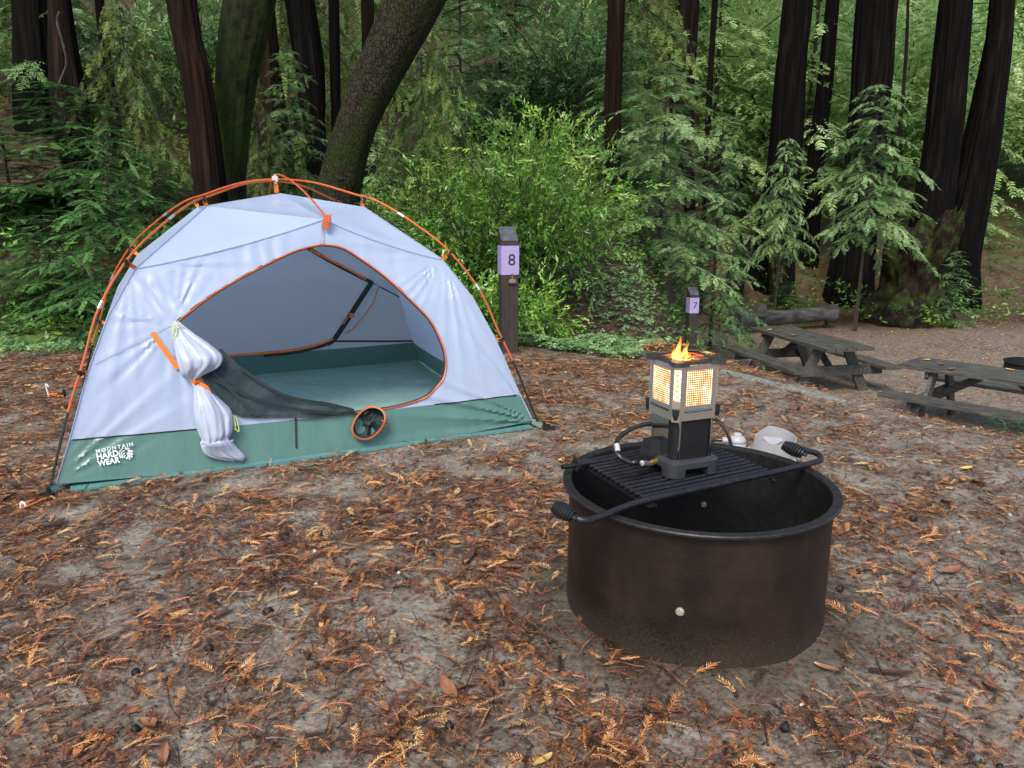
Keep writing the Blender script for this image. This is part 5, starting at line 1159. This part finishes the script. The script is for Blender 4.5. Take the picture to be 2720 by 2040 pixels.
trunk_tree('redwood_tree', 'redwood trunk rising directly behind the gnarled stump, left of the fork', 'tree', 20, [(2455, 780, 104), (2462, 660, 98), (2476, 560, 94), (2500, 400, 84), (2522, 200, 80), (2540, 0, 76)], M['charred'], n=110, flute=.06, crown=('big', 9, 3), group=GT)
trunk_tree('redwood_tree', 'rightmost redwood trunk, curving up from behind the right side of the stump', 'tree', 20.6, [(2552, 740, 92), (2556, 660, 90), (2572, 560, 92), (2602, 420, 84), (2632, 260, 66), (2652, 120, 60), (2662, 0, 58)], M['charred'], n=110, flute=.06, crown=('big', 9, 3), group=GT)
trunk_tree('thin_tree', 'thin slanting pole-like trunk between the two rightmost redwoods', 'tree', 21.5, [(2530, 520, 16), (2552, 420, 15), (2572, 340, 14), (2590, 250, 10), (2600, 200, 8)], M['charred'], n=14, ext=1.0, group=GT)
trunk_tree('thin_tree', 'very thin straight trunk with bare twigs right of the broadest redwood', 'tree', 19.5, [(2356, 640, 14), (2376, 460, 11), (2398, 260, 9), (2408, 120, 8), (2412, 0, 7)], M['redwood'], n=14, crown=('young', 5.5, 1.0), group=GT)
trunk_tree('broken_snag', 'leaning split grey-brown snag left of the fallen log', 'snag', 20.5, [(1932, 826, 62), (1950, 760, 52), (1968, 690, 44), (1984, 630, 34)], M['stump'], ext=.3, amp=.2)
trunk_tree('broken_snag', 'pale brown slab of broken trunk leaning on the black redwood above the log', 'snag', 20.9, [(2068, 780, 46), (2062, 700, 44), (2050, 620, 38), (2040, 560, 26)], M['stump'], ext=.3, amp=.2)
# pale vine hanging on the second left trunk
w = MB(); vp = [(158, 30), (152, 60), (168, 120), (176, 170), (160, 215), (150, 250), (160, 290), (185, 315)]; w.tube(catmull([AY(x, y, 10.3) for x, y in vp], 6), .014, 5)
tag(w.build('bare_vine', M['greywood'], base=AY(152, 60, 10.3)), 'pale wavy bare vine against the second trunk from the left', 'vine')
# ------------------------------------------------------------------ young conifers, shrubs, background trees
def small_tree(name, kind, px, Y, sc, label, group, cat='tree', rot=None, top_py=None, x=None, trunk=True, dz=0):
    X_ = (ray(px, 600).x / ray(px, 600).y) * Y if x is None else x; zb = TZ(X_, Y); H = {'near': 2.1, 'bay': 2.6, 'bay2': 2.6, 'lime': 4.5, 'shrub': 1.1, 'grey': 3.0}.get(kind, 4.0)
    if top_py is not None:
        zt = HCAM + (ray(px, top_py).z / ray(px, top_py).y) * Y; s = (zt - zb) / H
        sc = (sc, sc, s) if sc else s
    root = empty(name, (X_, Y, zb + dz), label, cat, group); add_crown(kind, root, (0, 0, -.05), sc, rnd.uniform(0, 6.28) if rot is None else rot)
    return root
small_tree('young_fir', 'near', 300, 6.9, 1.0, 'lush young fir with flat feathery sprays just left of the tent', 'young conifers', top_py=330)
small_tree('young_fir', 'near', 120, 8.4, 1.05, 'small dark fir low at the left edge above the clover patch', 'young conifers', top_py=560)
small_tree('young_fir', 'near', 40, 9.8, 1.5, 'dark fir at the left frame edge in front of the far left trunk', 'young conifers', top_py=330)
small_tree('young_fir', 'near', 210, 10.2, 1.5, 'tall fir whose top reaches over the feathery fir left of the tent', 'young conifers', top_py=210)
small_tree('young_redwood', 'olive', 380, 10.6, .8, 'olive redwood sapling filling the gap left of the reddish redwood', 'young conifers', top_py=-60)
small_tree('young_redwood', 'olive', 700, 10.2, .62, 'olive sapling between the mossy trunk and the leaning oak', 'young conifers', top_py=200)
small_tree('young_redwood', 'young', 790, 10.9, .62, 'pale green sapling just left of the leaning oak', 'young conifers', top_py=120)
small_tree('young_redwood', 'olive', 1130, 11.2, .85, 'olive drooping conifer right of the leaning oak', 'young conifers', top_py=-60)
small_tree('young_redwood', 'young', 1010, 9.9, .55, 'young redwood tucked against the foot of the leaning oak', 'young conifers', top_py=330)
small_tree('young_fir', 'near', 420, 9.2, 1.2, 'fir sapling whose tip shows between the feathery fir and the reddish redwood', 'young conifers', top_py=400)
small_tree('young_redwood', 'young', 1330, 16.0, 1.0, 'tall young redwood on the bank above the light green bay bush', 'young conifers', top_py=-80)
small_tree('young_redwood', 'young', 1530, 17.5, 1.1, 'young redwood on the bank under the two thin bare trunks', 'young conifers', top_py=-20)
small_tree('young_redwood', 'olive', 1700, 18.5, 1.0, 'olive conifer on the bank between the two brown trunks left of the farther post', 'young conifers', top_py=-40)
small_tree('young_redwood', 'young2', 1610, 20.0, 1.2, 'pale young redwood high on the bank behind the brown trunk', 'young conifers', top_py=-60)
small_tree('young_redwood', 'young2', 1755, 11.9, 1.02, 'full young redwood with layered pale sprays behind the post numbered 7', 'young conifers', top_py=150)
small_tree('young_redwood', 'young', 1905, 13.5, .95, 'young redwood right of the post numbered 7, left of the log', 'young conifers', top_py=300)
small_tree('young_redwood', 'young', 1640, 13.2, .85, 'young redwood between the bay bush and the post numbered 7', 'young conifers', top_py=60)
small_tree('young_redwood', 'lifted', 2300, 16.8, 1.05, 'young redwood whose sprays cover the middle of the broadest redwood trunk', 'young conifers', top_py=215)
small_tree('young_redwood', 'lifted', 2075, 18.0, .7, 'drooping young redwood in front of the black trunk above the log', 'young conifers', top_py=360)
small_tree('young_redwood', 'young', 2550, 17.6, .55, 'thin young redwood at the right foot of the gnarled stump', 'young conifers', top_py=660)
small_tree('redwood_bush', 'near', 2110, 18.6, 1.0, 'low bushy redwood sprout right behind the middle of the log', 'young conifers', top_py=742)
small_tree('bay_bush', 'bay', 1290, 8.6, 1.0, 'large glossy green bay bush behind the post numbered 8', 'broadleaf bushes', 'bush', top_py=215)
small_tree('bay_bush', 'bay2', 1440, 10.2, .72, 'glossy bay bush with bright tips right of the post numbered 8', 'broadleaf bushes', 'bush', top_py=250)
small_tree('bay_bush', 'bay', 1390, 9.2, .95, 'light green bay bush right behind the right edge of the post numbered 8', 'broadleaf bushes', 'bush', top_py=235)
small_tree('bay_bush', 'bay', 1120, 8.9, .9, 'darker bay bush above the right shoulder of the tent', 'broadleaf bushes', 'bush', top_py=430)
small_tree('leafy_shrub', 'shrub', 1410, 7.6, .8, 'knee-high leafy shrub close beside the post numbered 8', 'broadleaf bushes', 'shrub', top_py=690)
small_tree('leafy_shrub', 'shrub', 1255, 7.0, .9, 'leafy shrub between the tent and the post numbered 8', 'broadleaf bushes', 'shrub', top_py=650)
small_tree('leafy_shrub', 'shrub', 2650, 24, 1.8, 'bright sunlit shrub at the far right edge beyond the bare ground', 'broadleaf bushes', 'shrub', top_py=770)
# background: deterministic rows, every tree its own thing; only the label kind is shared within a row and kind
rows = [(13.4, 10, ('young', 'olive', 'grey'), 'near the gully'), (16.5, 11, ('young2', 'olive', 'young'), 'half way up the bank'), (25, 18, ('far', 'far2', 'far'), 'on the upper bank'), (31, 19, ('far', 'lime', 'far2'), 'high on the bank'), (40, 20, ('far2', 'far', 'lime'), 'on the crest')]
kn = {'young': 'young redwood with drooping sprays', 'young2': 'wide young redwood', 'olive': 'olive green drooping conifer', 'grey': 'grey green leafy tree', 'far': 'dark green conifer', 'farlime': 'conifer coloured as sunlit', 'far2': 'olive conifer', 'lime': 'bright green leafy tree'}
side_ = ['behind the far left trunks', 'behind the tent roof', 'behind the leaning oak', 'above the bay bushes', 'in the middle gap', 'above the farther post', 'above the log', 'behind the broadest redwood', 'behind the stump', 'at the right edge']
SEEN = {}
for Y, k, kinds, where in rows:
    for i in range(k):
        px = -160 + (3050 / (k - 1)) * i + rnd.uniform(-70, 70); kind = kinds[(i * 2 + int(Y)) % 3]
        if px > 1900 and kind == 'olive': kind = 'young'
        if px > 1750 and Y < 18: continue
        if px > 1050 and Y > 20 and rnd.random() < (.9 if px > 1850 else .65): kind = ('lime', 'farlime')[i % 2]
        if kind == 'lime' and px < 1000: kind = 'far'
        if px > 1650 and Y < 20: continue
        y_ = Y + rnd.uniform(-.9, 1.2); sc = rnd.uniform(1.15, 1.6) * (1 if Y < 20 else 1.7 if Y < 30 else 2.3); 
        if kind == 'lime': sc *= .72; y_ += 2.5
        if kind == 'grey': sc *= .9
        s_ = side_[min(9, max(0, int((px + 100) / 290)))]
        lb_ = '%s %s, %s' % (kn[kind], where, s_); SEEN[lb_] = SEEN.get(lb_, 0) + 1; lb_ += ('', ', more to the right', ', farthest right')[min(2, SEEN[lb_] - 1)]
        small_tree('background_tree', kind, px, y_, sc * (.9 if Y < 14 else 1), lb_, 'background trees on the bank')

# ================================================================== LITTER (uncountable sprigs: one stuff object)
rg_ = np.random.default_rng(99)
def sprig(kind, seed):
    r = np.random.default_rng(seed); Q = []
    if kind == 'feather':
        K = 13; L = .062; t = (np.arange(K) + .5) / K; cv = r.normal(0, .35); ax = np.stack([t * L, cv * L * t * t, .006 * np.sin(t * 3) * r.uniform(.3, 1.4)], 1)
        B, Dn, LL = [], [], []
        for s in (-1, 1):
            a = R(48) + r.normal(0, .10, K); hd = 2 * cv * t; Dn.append(np.stack([np.cos(a * s + hd), np.sin(a * s + hd), r.normal(.12, .18, K)], 1)); B.append(ax); LL.append(.0135 * np.sin(np.pi * np.clip(t * .8 + .18, 0, 1)) * r.uniform(.75, 1.1, K))
        q = leaf_quads(np.concatenate(B), np.concatenate(Dn), np.tile([[0, 0, 1.0]], (2 * K, 1)), np.concatenate(LL), np.full(2 * K, .0026)); Q = [q]
        w_ = .0009; st = np.array([[[ax[i][0], ax[i][1] - w_, ax[i][2]], [ax[i + 2][0], ax[i + 2][1] - w_, ax[i + 2][2]], [ax[i + 2][0], ax[i + 2][1] + w_, ax[i + 2][2] + .001], [ax[i][0], ax[i][1] + w_, ax[i][2] + .001]] for i in range(0, K - 2, 2)]); Q.append(st)
        return np.concatenate(Q)
    if kind == 'spike':                            # narrow scaly twig
        K = 11; L = .085; t = (np.arange(K) + .3) / K; cv = r.normal(0, .22); ax = np.stack([t * L, cv * L * t * t, .003 + .004 * np.sin(t * 3)], 1); B, Dn = [], []
        for s in (-1, 1):
            a = R(22) + r.normal(0, .08, K); hd = 2 * cv * t; Dn.append(np.stack([np.cos(a * s + hd), np.sin(a * s + hd), r.normal(.1, .15, K)], 1)); B.append(ax)
        return leaf_quads(np.concatenate(B), np.concatenate(Dn), np.tile([[0, 0, 1.0]], (2 * K, 1)), np.full(2 * K, .0085), np.full(2 * K, .0026))
    if kind == 'twig':
        K = 5; L = .10; cv = r.normal(0, .3); w_ = .0011; P = [np.array([L * i / K, cv * L * (i / K) ** 2, .004 + .003 * math.sin(i)]) for i in range(K + 1)]
        return np.array([[P[i] + [0, -w_, 0], P[i + 1] + [0, -w_, 0], P[i + 1] + [0, w_, .0015], P[i] + [0, w_, .0015]] for i in range(K)])
    if kind == 'fleck':
        return leaf_quads(np.zeros((1, 3)), np.array([[1.0, 0, .1]]), np.array([[0, 0, 1.0]]), np.array([.011]), np.array([.004]))
    if kind == 'leaf':
        K = 4; L = .055; W_ = .011; cv = r.normal(0, .3); ws_ = [0, .75, 1, .7, 0]; P = [np.array([L * i / K, cv * L * (i / K) ** 2, .003 + .010 * r.random() * math.sin(i)]) for i in range(K + 1)]
        return np.array([[P[i] + [0, -W_ * ws_[i], .003], P[i + 1] + [0, -W_ * ws_[i + 1], .003], P[i + 1] + [0, W_ * ws_[i + 1], .002], P[i] + [0, W_ * ws_[i], .002]] for i in range(K)])
def on_tent(x, y):
    p = Vector((x, y, 0)) - TC; s, q = p.dot(e1), p.dot(e2); return abs(s) < 1.03 and abs(q) < .945
def on_ring(x, y, r=.365): return (x - RC.x) ** 2 + (y - RC.y) ** 2 < r * r
def scatter(n, region, fn):
    out = []
    while len(out) < n:
        x, y = region(); 
        if fn(x, y): out.append((x, y))
    return out
def cone_region(y0, y1, side=.80, p=1.0):
    def f():
        y = math.sqrt(rg_.uniform(y0 * y0, y1 * y1)) if p == 1 else y0 + (y1 - y0) * rg_.random() ** p
        return rg_.uniform(-side * y - .3, side * y + .3), y
    return f
def accept(x, y, kdens=1.0):
    if on_tent(x, y) or on_ring(x, y): return False
    l, f, g = zone(x, y)
    d = .70 + .32 * vn(x, y, 1, 1.5) + .95 * vn(x, y, 5, 6.5)
    d *= lerp(1.0, .62, sm(.0, 1.6, x)) if y < 5 else .9
    if g > .3: d *= .35
    rr = math.hypot(x - RC.x, y - RC.y)
    d *= sm(.36, .62, rr) * .75 + .25
    return rg_.random() < d * kdens + .05
LT, LQ = [], []
def strew(kind, n, region, sc, tl, th, zoff=.002, tilt=.12, variants=6, kd=1.0):
    T = [sprig(kind, 100 + i) for i in range(variants)]; xy = np.array(scatter(n, region, lambda x, y: accept(x, y, kd)))
    z = np.array([TZ(x, y) for x, y in xy]) + zoff + rg_.uniform(0, .007, n); a = rg_.uniform(0, 2 * np.pi, n)
    X = np.stack([np.cos(a), np.sin(a), rg_.normal(0, tilt, n)], 1); Nm = np.stack([rg_.normal(0, .22, n), rg_.normal(0, .22, n), np.ones(n)], 1)
    t = rg_.uniform(tl, th, n); q, tt = place(T, np.stack([xy[:, 0], xy[:, 1], z], 1), X, Nm, rg_.uniform(*sc, n), rg_, t); LQ.append(q); LT.append(tt)
near, mid, far_ = cone_region(.95, 3.0), cone_region(3.0, 5.6), cone_region(5.0, 9.0)
strew('feather', 3400, near, (.40, 1.35), .34, .90); strew('feather', 5200, mid, (.4, 1.15), .36, .92)
strew('feather', 3200, near, (.4, 1.1), .05, .46); strew('feather', 3400, mid, (.45, 1.15), .1, .46)
strew('spike', 3400, near, (.25, .95), .36, .88); strew('spike', 5200, mid, (.3, 1.1), .38, .90); strew('spike', 50, near, (.35, .6), .97, 1.0)
strew('spike', 3000, near, (.3, .95), .10, .5); strew('twig', 7000, near, (.15, 1.0), .0, .45); strew('twig', 7000, mid, (.25, 1.2), .0, .45)
strew('leaf', 520, near, (.3, .85), .2, .72); strew('leaf', 620, mid, (.35, .9), .3, .85)
strew('fleck', 26000, near, (.3, 1.3), .0, .62, .001); strew('fleck', 24000, mid, (.5, 1.7), .0, .72, .001)
strew('fleck', 9000, far_, (1.0, 3.2), .15, .9, .003, variants=2); strew('spike', 2800, far_, (.9, 1.8), .35, .95); strew('leaf', 500, far_, (.8, 1.6), .2, .9)
def low_region():
    y = rg_.uniform(6, 19.5); return rg_.uniform(.17 * y, .78 * y), y
strew('fleck', 15000, low_region, (1.6, 4.6), .1, .95, .003, variants=2, kd=4); strew('spike', 2200, low_region, (1.0, 2.4), .3, .95, kd=4); strew('leaf', 900, low_region, (.8, 1.8), .3, .98, kd=4)
q = np.concatenate(LQ); t = np.clip(np.concatenate(LT), 0, 1); V = q.reshape(-1, 3); F = np.arange(len(V)).reshape(-1, 4)
o = mesh_np('needle_litter', V, F, [M['litter']], tint=t); tag(o, 'orange brown redwood sprigs, twigs and flecks strewn over the damp sandy ground', 'leaf litter', kind='stuff')
# fallen cones, larger leaves: things of their own
def cone_mesh():
    w = MB(); n = 12; vs = []
    for i in range(9):
        t = i / 8; r = .0115 * math.sin(math.pi * (t * .9 + .08)) + .001
        for j in range(n): a = 2 * math.pi * (j + .5 * (i % 2)) / n; k = 1 + (.38 if j % 2 == i % 2 else -.25); vs.append(Vector((r * k * math.cos(a), r * k * math.sin(a), .024 * t - .012)))
    w.add(vs, [(i * n + j, i * n + (j + 1) % n, (i + 1) * n + (j + 1) % n, (i + 1) * n + j) for i in range(8) for j in range(n)] + [tuple(range(n))[::-1], tuple(8 * n + j for j in range(n))])
    return w.build('redwood_cone', M['cone'], local=True)
c0 = cone_mesh(); tag(c0, 'small black redwood cone lying on the littered ground', 'cone', 'fallen cones')
spots = scatter(26, cone_region(1.05, 2.6, .7), lambda x, y: not on_tent(x, y) and not on_ring(x, y, .42)) + scatter(14, cone_region(2.6, 4.2, .7), lambda x, y: not on_tent(x, y) and not on_ring(x, y, .42))
for i, (x, y) in enumerate(spots):
    o = c0 if i == 0 else c0.copy()
    if i: col.objects.link(o)
    s = rg_.uniform(.5, 1.05); o.location = (x, y, TZ(x, y) + .008 * s); o.rotation_euler = (rg_.uniform(0.6, 2.4), rg_.uniform(-1, 1), rg_.uniform(0, 6.28)); o.scale = (s, s, s)
def leaf_obj(name, m, L, W_, seed, curl):
    r = random.Random(seed); w = MB(); K, C_ = 9, 4; vs = []
    for i in range(K + 1):
        t = i / K; wd = W_ * math.sin(math.pi * min(1, t * .92 + .05)) ** .8 * (1 if i < K else .05)
        for j in range(-C_ // 2, C_ // 2 + 1):
            f = j / (C_ / 2); vs.append(Vector((t * L - L / 2, f * wd / 2 + .12 * L * t * t, curl * (abs(f) ** 1.5) * W_ * .5 + .12 * L * (t - .5) ** 2 * curl * 2 + .002)))
    w.add(vs, [(i * (C_ + 1) + j, (i + 1) * (C_ + 1) + j, (i + 1) * (C_ + 1) + j + 1, i * (C_ + 1) + j + 1) for i in range(K) for j in range(C_)]); return w.build(name, m, local=True)
for mi_, (m, lab, grp, nn, L_) in enumerate(((M['leafbrown'], 'dry tan lance-shaped leaf lying on the sprigs', 'fallen tan leaves', 20, .085), (M['leafdark'], 'dark wet brown leaf flat on the ground', 'fallen dark leaves', 18, .08), (M['leafyellow'], 'pale yellow fallen leaf on the ground', 'fallen yellow leaves', 9, .06))):
    l0 = leaf_obj('fallen_leaf', m, L_, L_ * .34, mi_, .5); tag(l0, lab, 'leaf', grp)
    for i, (x, y) in enumerate(scatter(nn, cone_region(1.05, 3.6, .72), lambda x, y: not on_tent(x, y) and not on_ring(x, y, .42))):
        o = l0 if i == 0 else l0.copy()
        if i: col.objects.link(o)
        s = rg_.uniform(.6, 1.25); o.location = (x, y, TZ(x, y) + .009); o.rotation_euler = (rg_.normal(0, .25), rg_.normal(0, .25), rg_.uniform(0, 6.28)); o.scale = (s, s, s)
w = MB(); w.lathe([(.001, -.007), (.008, -.004), (.010, 0), (.007, .005), (.001, .007)], 10); p0 = w.build('pebble', M['pebble'], local=True); tag(p0, 'tiny pale pebble among the fallen sprigs', 'pebble', 'pale pebbles')
for i, (x, y) in enumerate(scatter(26, cone_region(1.05, 3.0, .72), lambda x, y: not on_tent(x, y) and not on_ring(x, y, .42))):
    o = p0 if i == 0 else p0.copy()
    if i: col.objects.link(o)
    s = rg_.uniform(.35, .9); o.location = (x, y, TZ(x, y) + .003); o.rotation_euler = (rg_.uniform(-.5, .5), 0, rg_.uniform(0, 6)); o.scale = (s, s * .8, s)
# ------------------------------------------------------------------ clover patches, ferns, undergrowth
def clover_tmpl(seed):
    r = np.random.default_rng(seed); Q = []
    for k in range(3):
        a = k * 2.094 + r.normal(0, .1); d = np.array([math.cos(a), math.sin(a), -.15]); s = np.array([-math.sin(a), math.cos(a), 0]); L = .019; 
        Q.append([[0, 0, 0], d * L * .75 + s * L * .52, d * L, d * L * .75 - s * L * .52]); 
    Q.append([[-.0006, 0, -.06], [.0006, 0, -.06], [.0006, 0, 0], [-.0006, 0, 0]])
    return np.array(Q, float)
def patch(poly_px, n, z_guess, hgt=(.03, .10), sc=(.8, 1.6)):
    pw = [G(x, y, z_guess) for x, y in poly_px]; poly = [(p.x, p.y) for p in pw]; x0, x1 = min(p[0] for p in poly), max(p[0] for p in poly); y0, y1 = min(p[1] for p in poly), max(p[1] for p in poly); out = []
    tries = 0
    while len(out) < n and tries < n * 40:
        tries += 1; x, y = rg_.uniform(x0, x1), rg_.uniform(y0, y1)
        if inside((x, y), poly) and rg_.random() < .65 + .9 * vn(x, y, 8, 3) and not on_tent(x, y): out.append((x, y, TZ(x, y) + rg_.uniform(*hgt) * (1 + vn(x, y, 3, 2.5)), rg_.uniform(*sc)))
    return out
pts = patch([(30, 830), (190, 800), (235, 900), (200, 950), (0, 990), (0, 920)], 2600, -.05)
pts += patch([(1376, 870), (1450, 845), (1560, 860), (1640, 905), (1705, 950), (1690, 965), (1600, 955), (1500, 940), (1376, 925)], 3000, -.02, sc=(1.0, 1.9))
pts += patch([(1250, 860), (1330, 850), (1376, 880), (1376, 925), (1250, 920)], 500, -.02)
for i in range(2600):                              # strip along the lower track's left edge
    y = rg_.uniform(7.2, 17.0); xb = .17 * y + .010 * max(0, y - 7) ** 1.6; x = xb + rg_.normal(-.25, .16 + .02 * y)
    pts.append((x, y, TZ(x, y) + rg_.uniform(.02, .09), rg_.uniform(1.4, 3.0)))
pa = np.array(pts); n = len(pa); T = [clover_tmpl(i) for i in range(5)]; a = rg_.uniform(0, 6.28, n)
q, tt = place(T, pa[:, :3], np.stack([np.cos(a), np.sin(a), rg_.normal(0, .15, n)], 1), np.stack([rg_.normal(0, .3, n), rg_.normal(-.25, .3, n), np.ones(n)], 1), pa[:, 3], rg_, np.clip(.45 + .22 * rg_.normal(0, 1, n) + .12 * (pa[:, 1] > 5.5), 0, 1))
o = mesh_np('clover_ground_cover', q.reshape(-1, 3), np.arange(len(q) * 4).reshape(-1, 4), [M['clover']], tint=np.clip(tt, 0, 1)); tag(o, 'low green three-leaved ground cover along the edge of the clearing', 'ground cover', kind='stuff')
# sword ferns
def fern_mesh(seed, nf=13, L=.55):
    r = np.random.default_rng(seed); Q, tt = [], []
    for f in range(nf):
        ph = f * 2.399 + r.normal(0, .3); k = 26; t = (np.arange(k) + .5) / k; ln = L * r.uniform(.7, 1.15); d = np.array([math.cos(ph), math.sin(ph), 0]); e = R(r.uniform(45, 72))
        hx = ln * (t * math.cos(e) + .45 * t ** 2); hz = ln * (t * math.sin(e) - .75 * t ** 2.2); P = d * hx[:, None] + np.array([0, 0, 1.0]) * hz[:, None]; tan = np.gradient(P, axis=0); tan /= np.linalg.norm(tan, axis=1, keepdims=True); sd = np.array([-d[1], d[0], 0])
        nm = np.cross(tan, sd); nm[nm[:, 2] < 0] *= -1
        for s in (-1, 1):
            dd = sd * s * .95 + tan * .32 + r.normal(0, .06, (k, 3)); dd /= np.linalg.norm(dd, axis=1, keepdims=True); Q.append(leaf_quads(P, dd, nm, .075 * np.sin(np.pi * (t * .82 + .16)) * ln / .5, np.full(k, .013))); tt.append(np.full(k * 4, .45 + r.normal(0, .16) + (.5 if r.random() < .07 else 0)))
        w_ = sd * .002; Q.append(np.stack([P[:-1] - w_, P[1:] - w_, P[1:] + w_, P[:-1] + w_], 1)); tt.append(np.full((k - 1) * 4, .25))
    return finish('fern', np.concatenate(Q), np.concatenate(tt), None, [M['fern']])
FM = [fern_mesh(1), fern_mesh(2, 10, .48)]
for i, (px, Yf, s, lab) in enumerate(((1515, 7.3, 1.15, 'broad sword fern in the middle of the bank, left of the lower track'), (1430, 6.9, .95, 'arching pale fern just right of the post numbered 8'), (1590, 7.6, 1.0, 'sword fern at the right end of the fern group'), (1560, 8.3, 1.1, 'fern higher on the shaded bank behind the others'), (1480, 8.0, 1.0, 'fern behind the arching pale fern, near the post numbered 8'), (1650, 8.6, .9, 'small fern beside the bend of the lower track'), (60, 6.3, .9, 'small fern at the left edge above the clover'))):
    x_ = (ray(px, 850).x / ray(px, 850).y) * Yf; o = bpy.data.objects.new('fern', FM[i % 2]); col.objects.link(o); o.location = (x_, Yf, TZ(x_, Yf) - .01); o.rotation_euler = (0, 0, i * 1.3); o.scale = (s, s, s); tag(o, lab, 'fern', 'sword ferns')
# seedlings by the near bench end
for i, (px, py, s, lab) in enumerate(((2634, 1128, 1.0, 'tiny pale green seedling left of its neighbours at the foot of the near bench'), (2665, 1138, .8, 'wilted little seedling, middle of three by the near bench'), (2702, 1142, 1.1, 'rightmost little seedling by the near bench at the frame edge'))):
    p = G(px, py, 0); z = TZ(p.x, p.y); w = MB(); r = random.Random(i); vs = []
    w.tube([p + Vector((0, 0, z - .01)), p + Vector((.005, 0, z + .05)), p + Vector((.0, 0, z + .10 * s))], .0022, 5)
    for k in range(7):
        a = k * 2.4; c = p + Vector((0, 0, z + (.05 + .008 * k) * s)); d = Vector((math.cos(a), math.sin(a), .15)); sd_ = Vector((-d.y, d.x, 0)); L = .045 * s
        w.add([c, c + d * L * .5 + sd_ * L * .25, c + d * L, c + d * L * .5 - sd_ * L * .25], [(0, 1, 2, 3)])
    o = w.build('seedling', M['clover'], base=(p.x, p.y, z)); tag(o, lab, 'seedling', 'seedlings by the bench')
# undergrowth on the banks
rows_ = []
while len(rows_) < 5200:
    y = 6.4 + 26 * rg_.random() ** 1.5; x = rg_.uniform(-.85 * y - 1, .85 * y + 1); l, f, g = zone(x, y)
    if f < .5 or vn(x, y, 2, .55) < -.12: continue
    if y < 10.5 and -.3 < x < 2.2 and rg_.random() < .85: continue
    if y < 9 and x > -2.0 and rg_.random() < .5: continue
    rows_.append((x, y, TZ(x, y) + rg_.uniform(.02, .28) * (1 + y / 12), rg_.uniform(.5, 1.1) * (1 + y / 20)))
pa = np.array(rows_); n = len(pa); T = []
for v in range(5):
    r = np.random.default_rng(300 + v); K = 9; d = r.normal(0, 1, (K, 3)); d[:, 2] = np.abs(d[:, 2]) * .35; d /= np.linalg.norm(d, axis=1, keepdims=True); T.append(leaf_quads(r.normal(0, .05, (K, 3)), d, np.tile([[0, 0, 1.0]], (K, 1)) + r.normal(0, .4, (K, 3)), r.uniform(.06, .11, K), r.uniform(.02, .035, K)))
a = rg_.uniform(0, 6.28, n); q, tt = place(T, pa[:, :3], np.stack([np.cos(a), np.sin(a), rg_.normal(0, .2, n)], 1), np.stack([rg_.normal(0, .3, n), rg_.normal(0, .3, n), np.ones(n)], 1), pa[:, 3], rg_, np.clip(rg_.normal(.42, .2, n), 0, 1))
o = mesh_np('undergrowth', q.reshape(-1, 3), np.arange(len(q) * 4).reshape(-1, 4), [M['bay']], tint=np.clip(tt * .8, 0, 1)); tag(o, 'low leafy undergrowth covering the shaded banks behind the clearing', 'undergrowth', kind='stuff')

# a few leaves lying on the picnic tables
for i, (px, py, m, lab) in enumerate(((2462, 958, 'leafyellow', 'yellow leaf at the far left corner of the near picnic table top'), (2500, 969, 'leafbrown', 'curled tan leaf on the near picnic table top'), (2527, 982, 'leafbrown', 'tan leaf in the middle of the near picnic table top'), (2681, 984, 'leafyellow', 'small orange leaf on the near picnic table top at the right edge'), (2045, 878, 'leafyellow', 'pale leaf on the far picnic table top near its log end'), (2110, 892, 'leafbrown', 'tan leaf in the middle of the far picnic table top'))):
    p = G(px, py, -.815); l0 = leaf_obj('fallen_leaf', M[m], .11, .045, 40 + i, .6); l0.location = (p.x, p.y, -.812); l0.rotation_euler = (0, 0, i * 1.7); tag(l0, lab, 'leaf', 'leaves on the picnic tables')
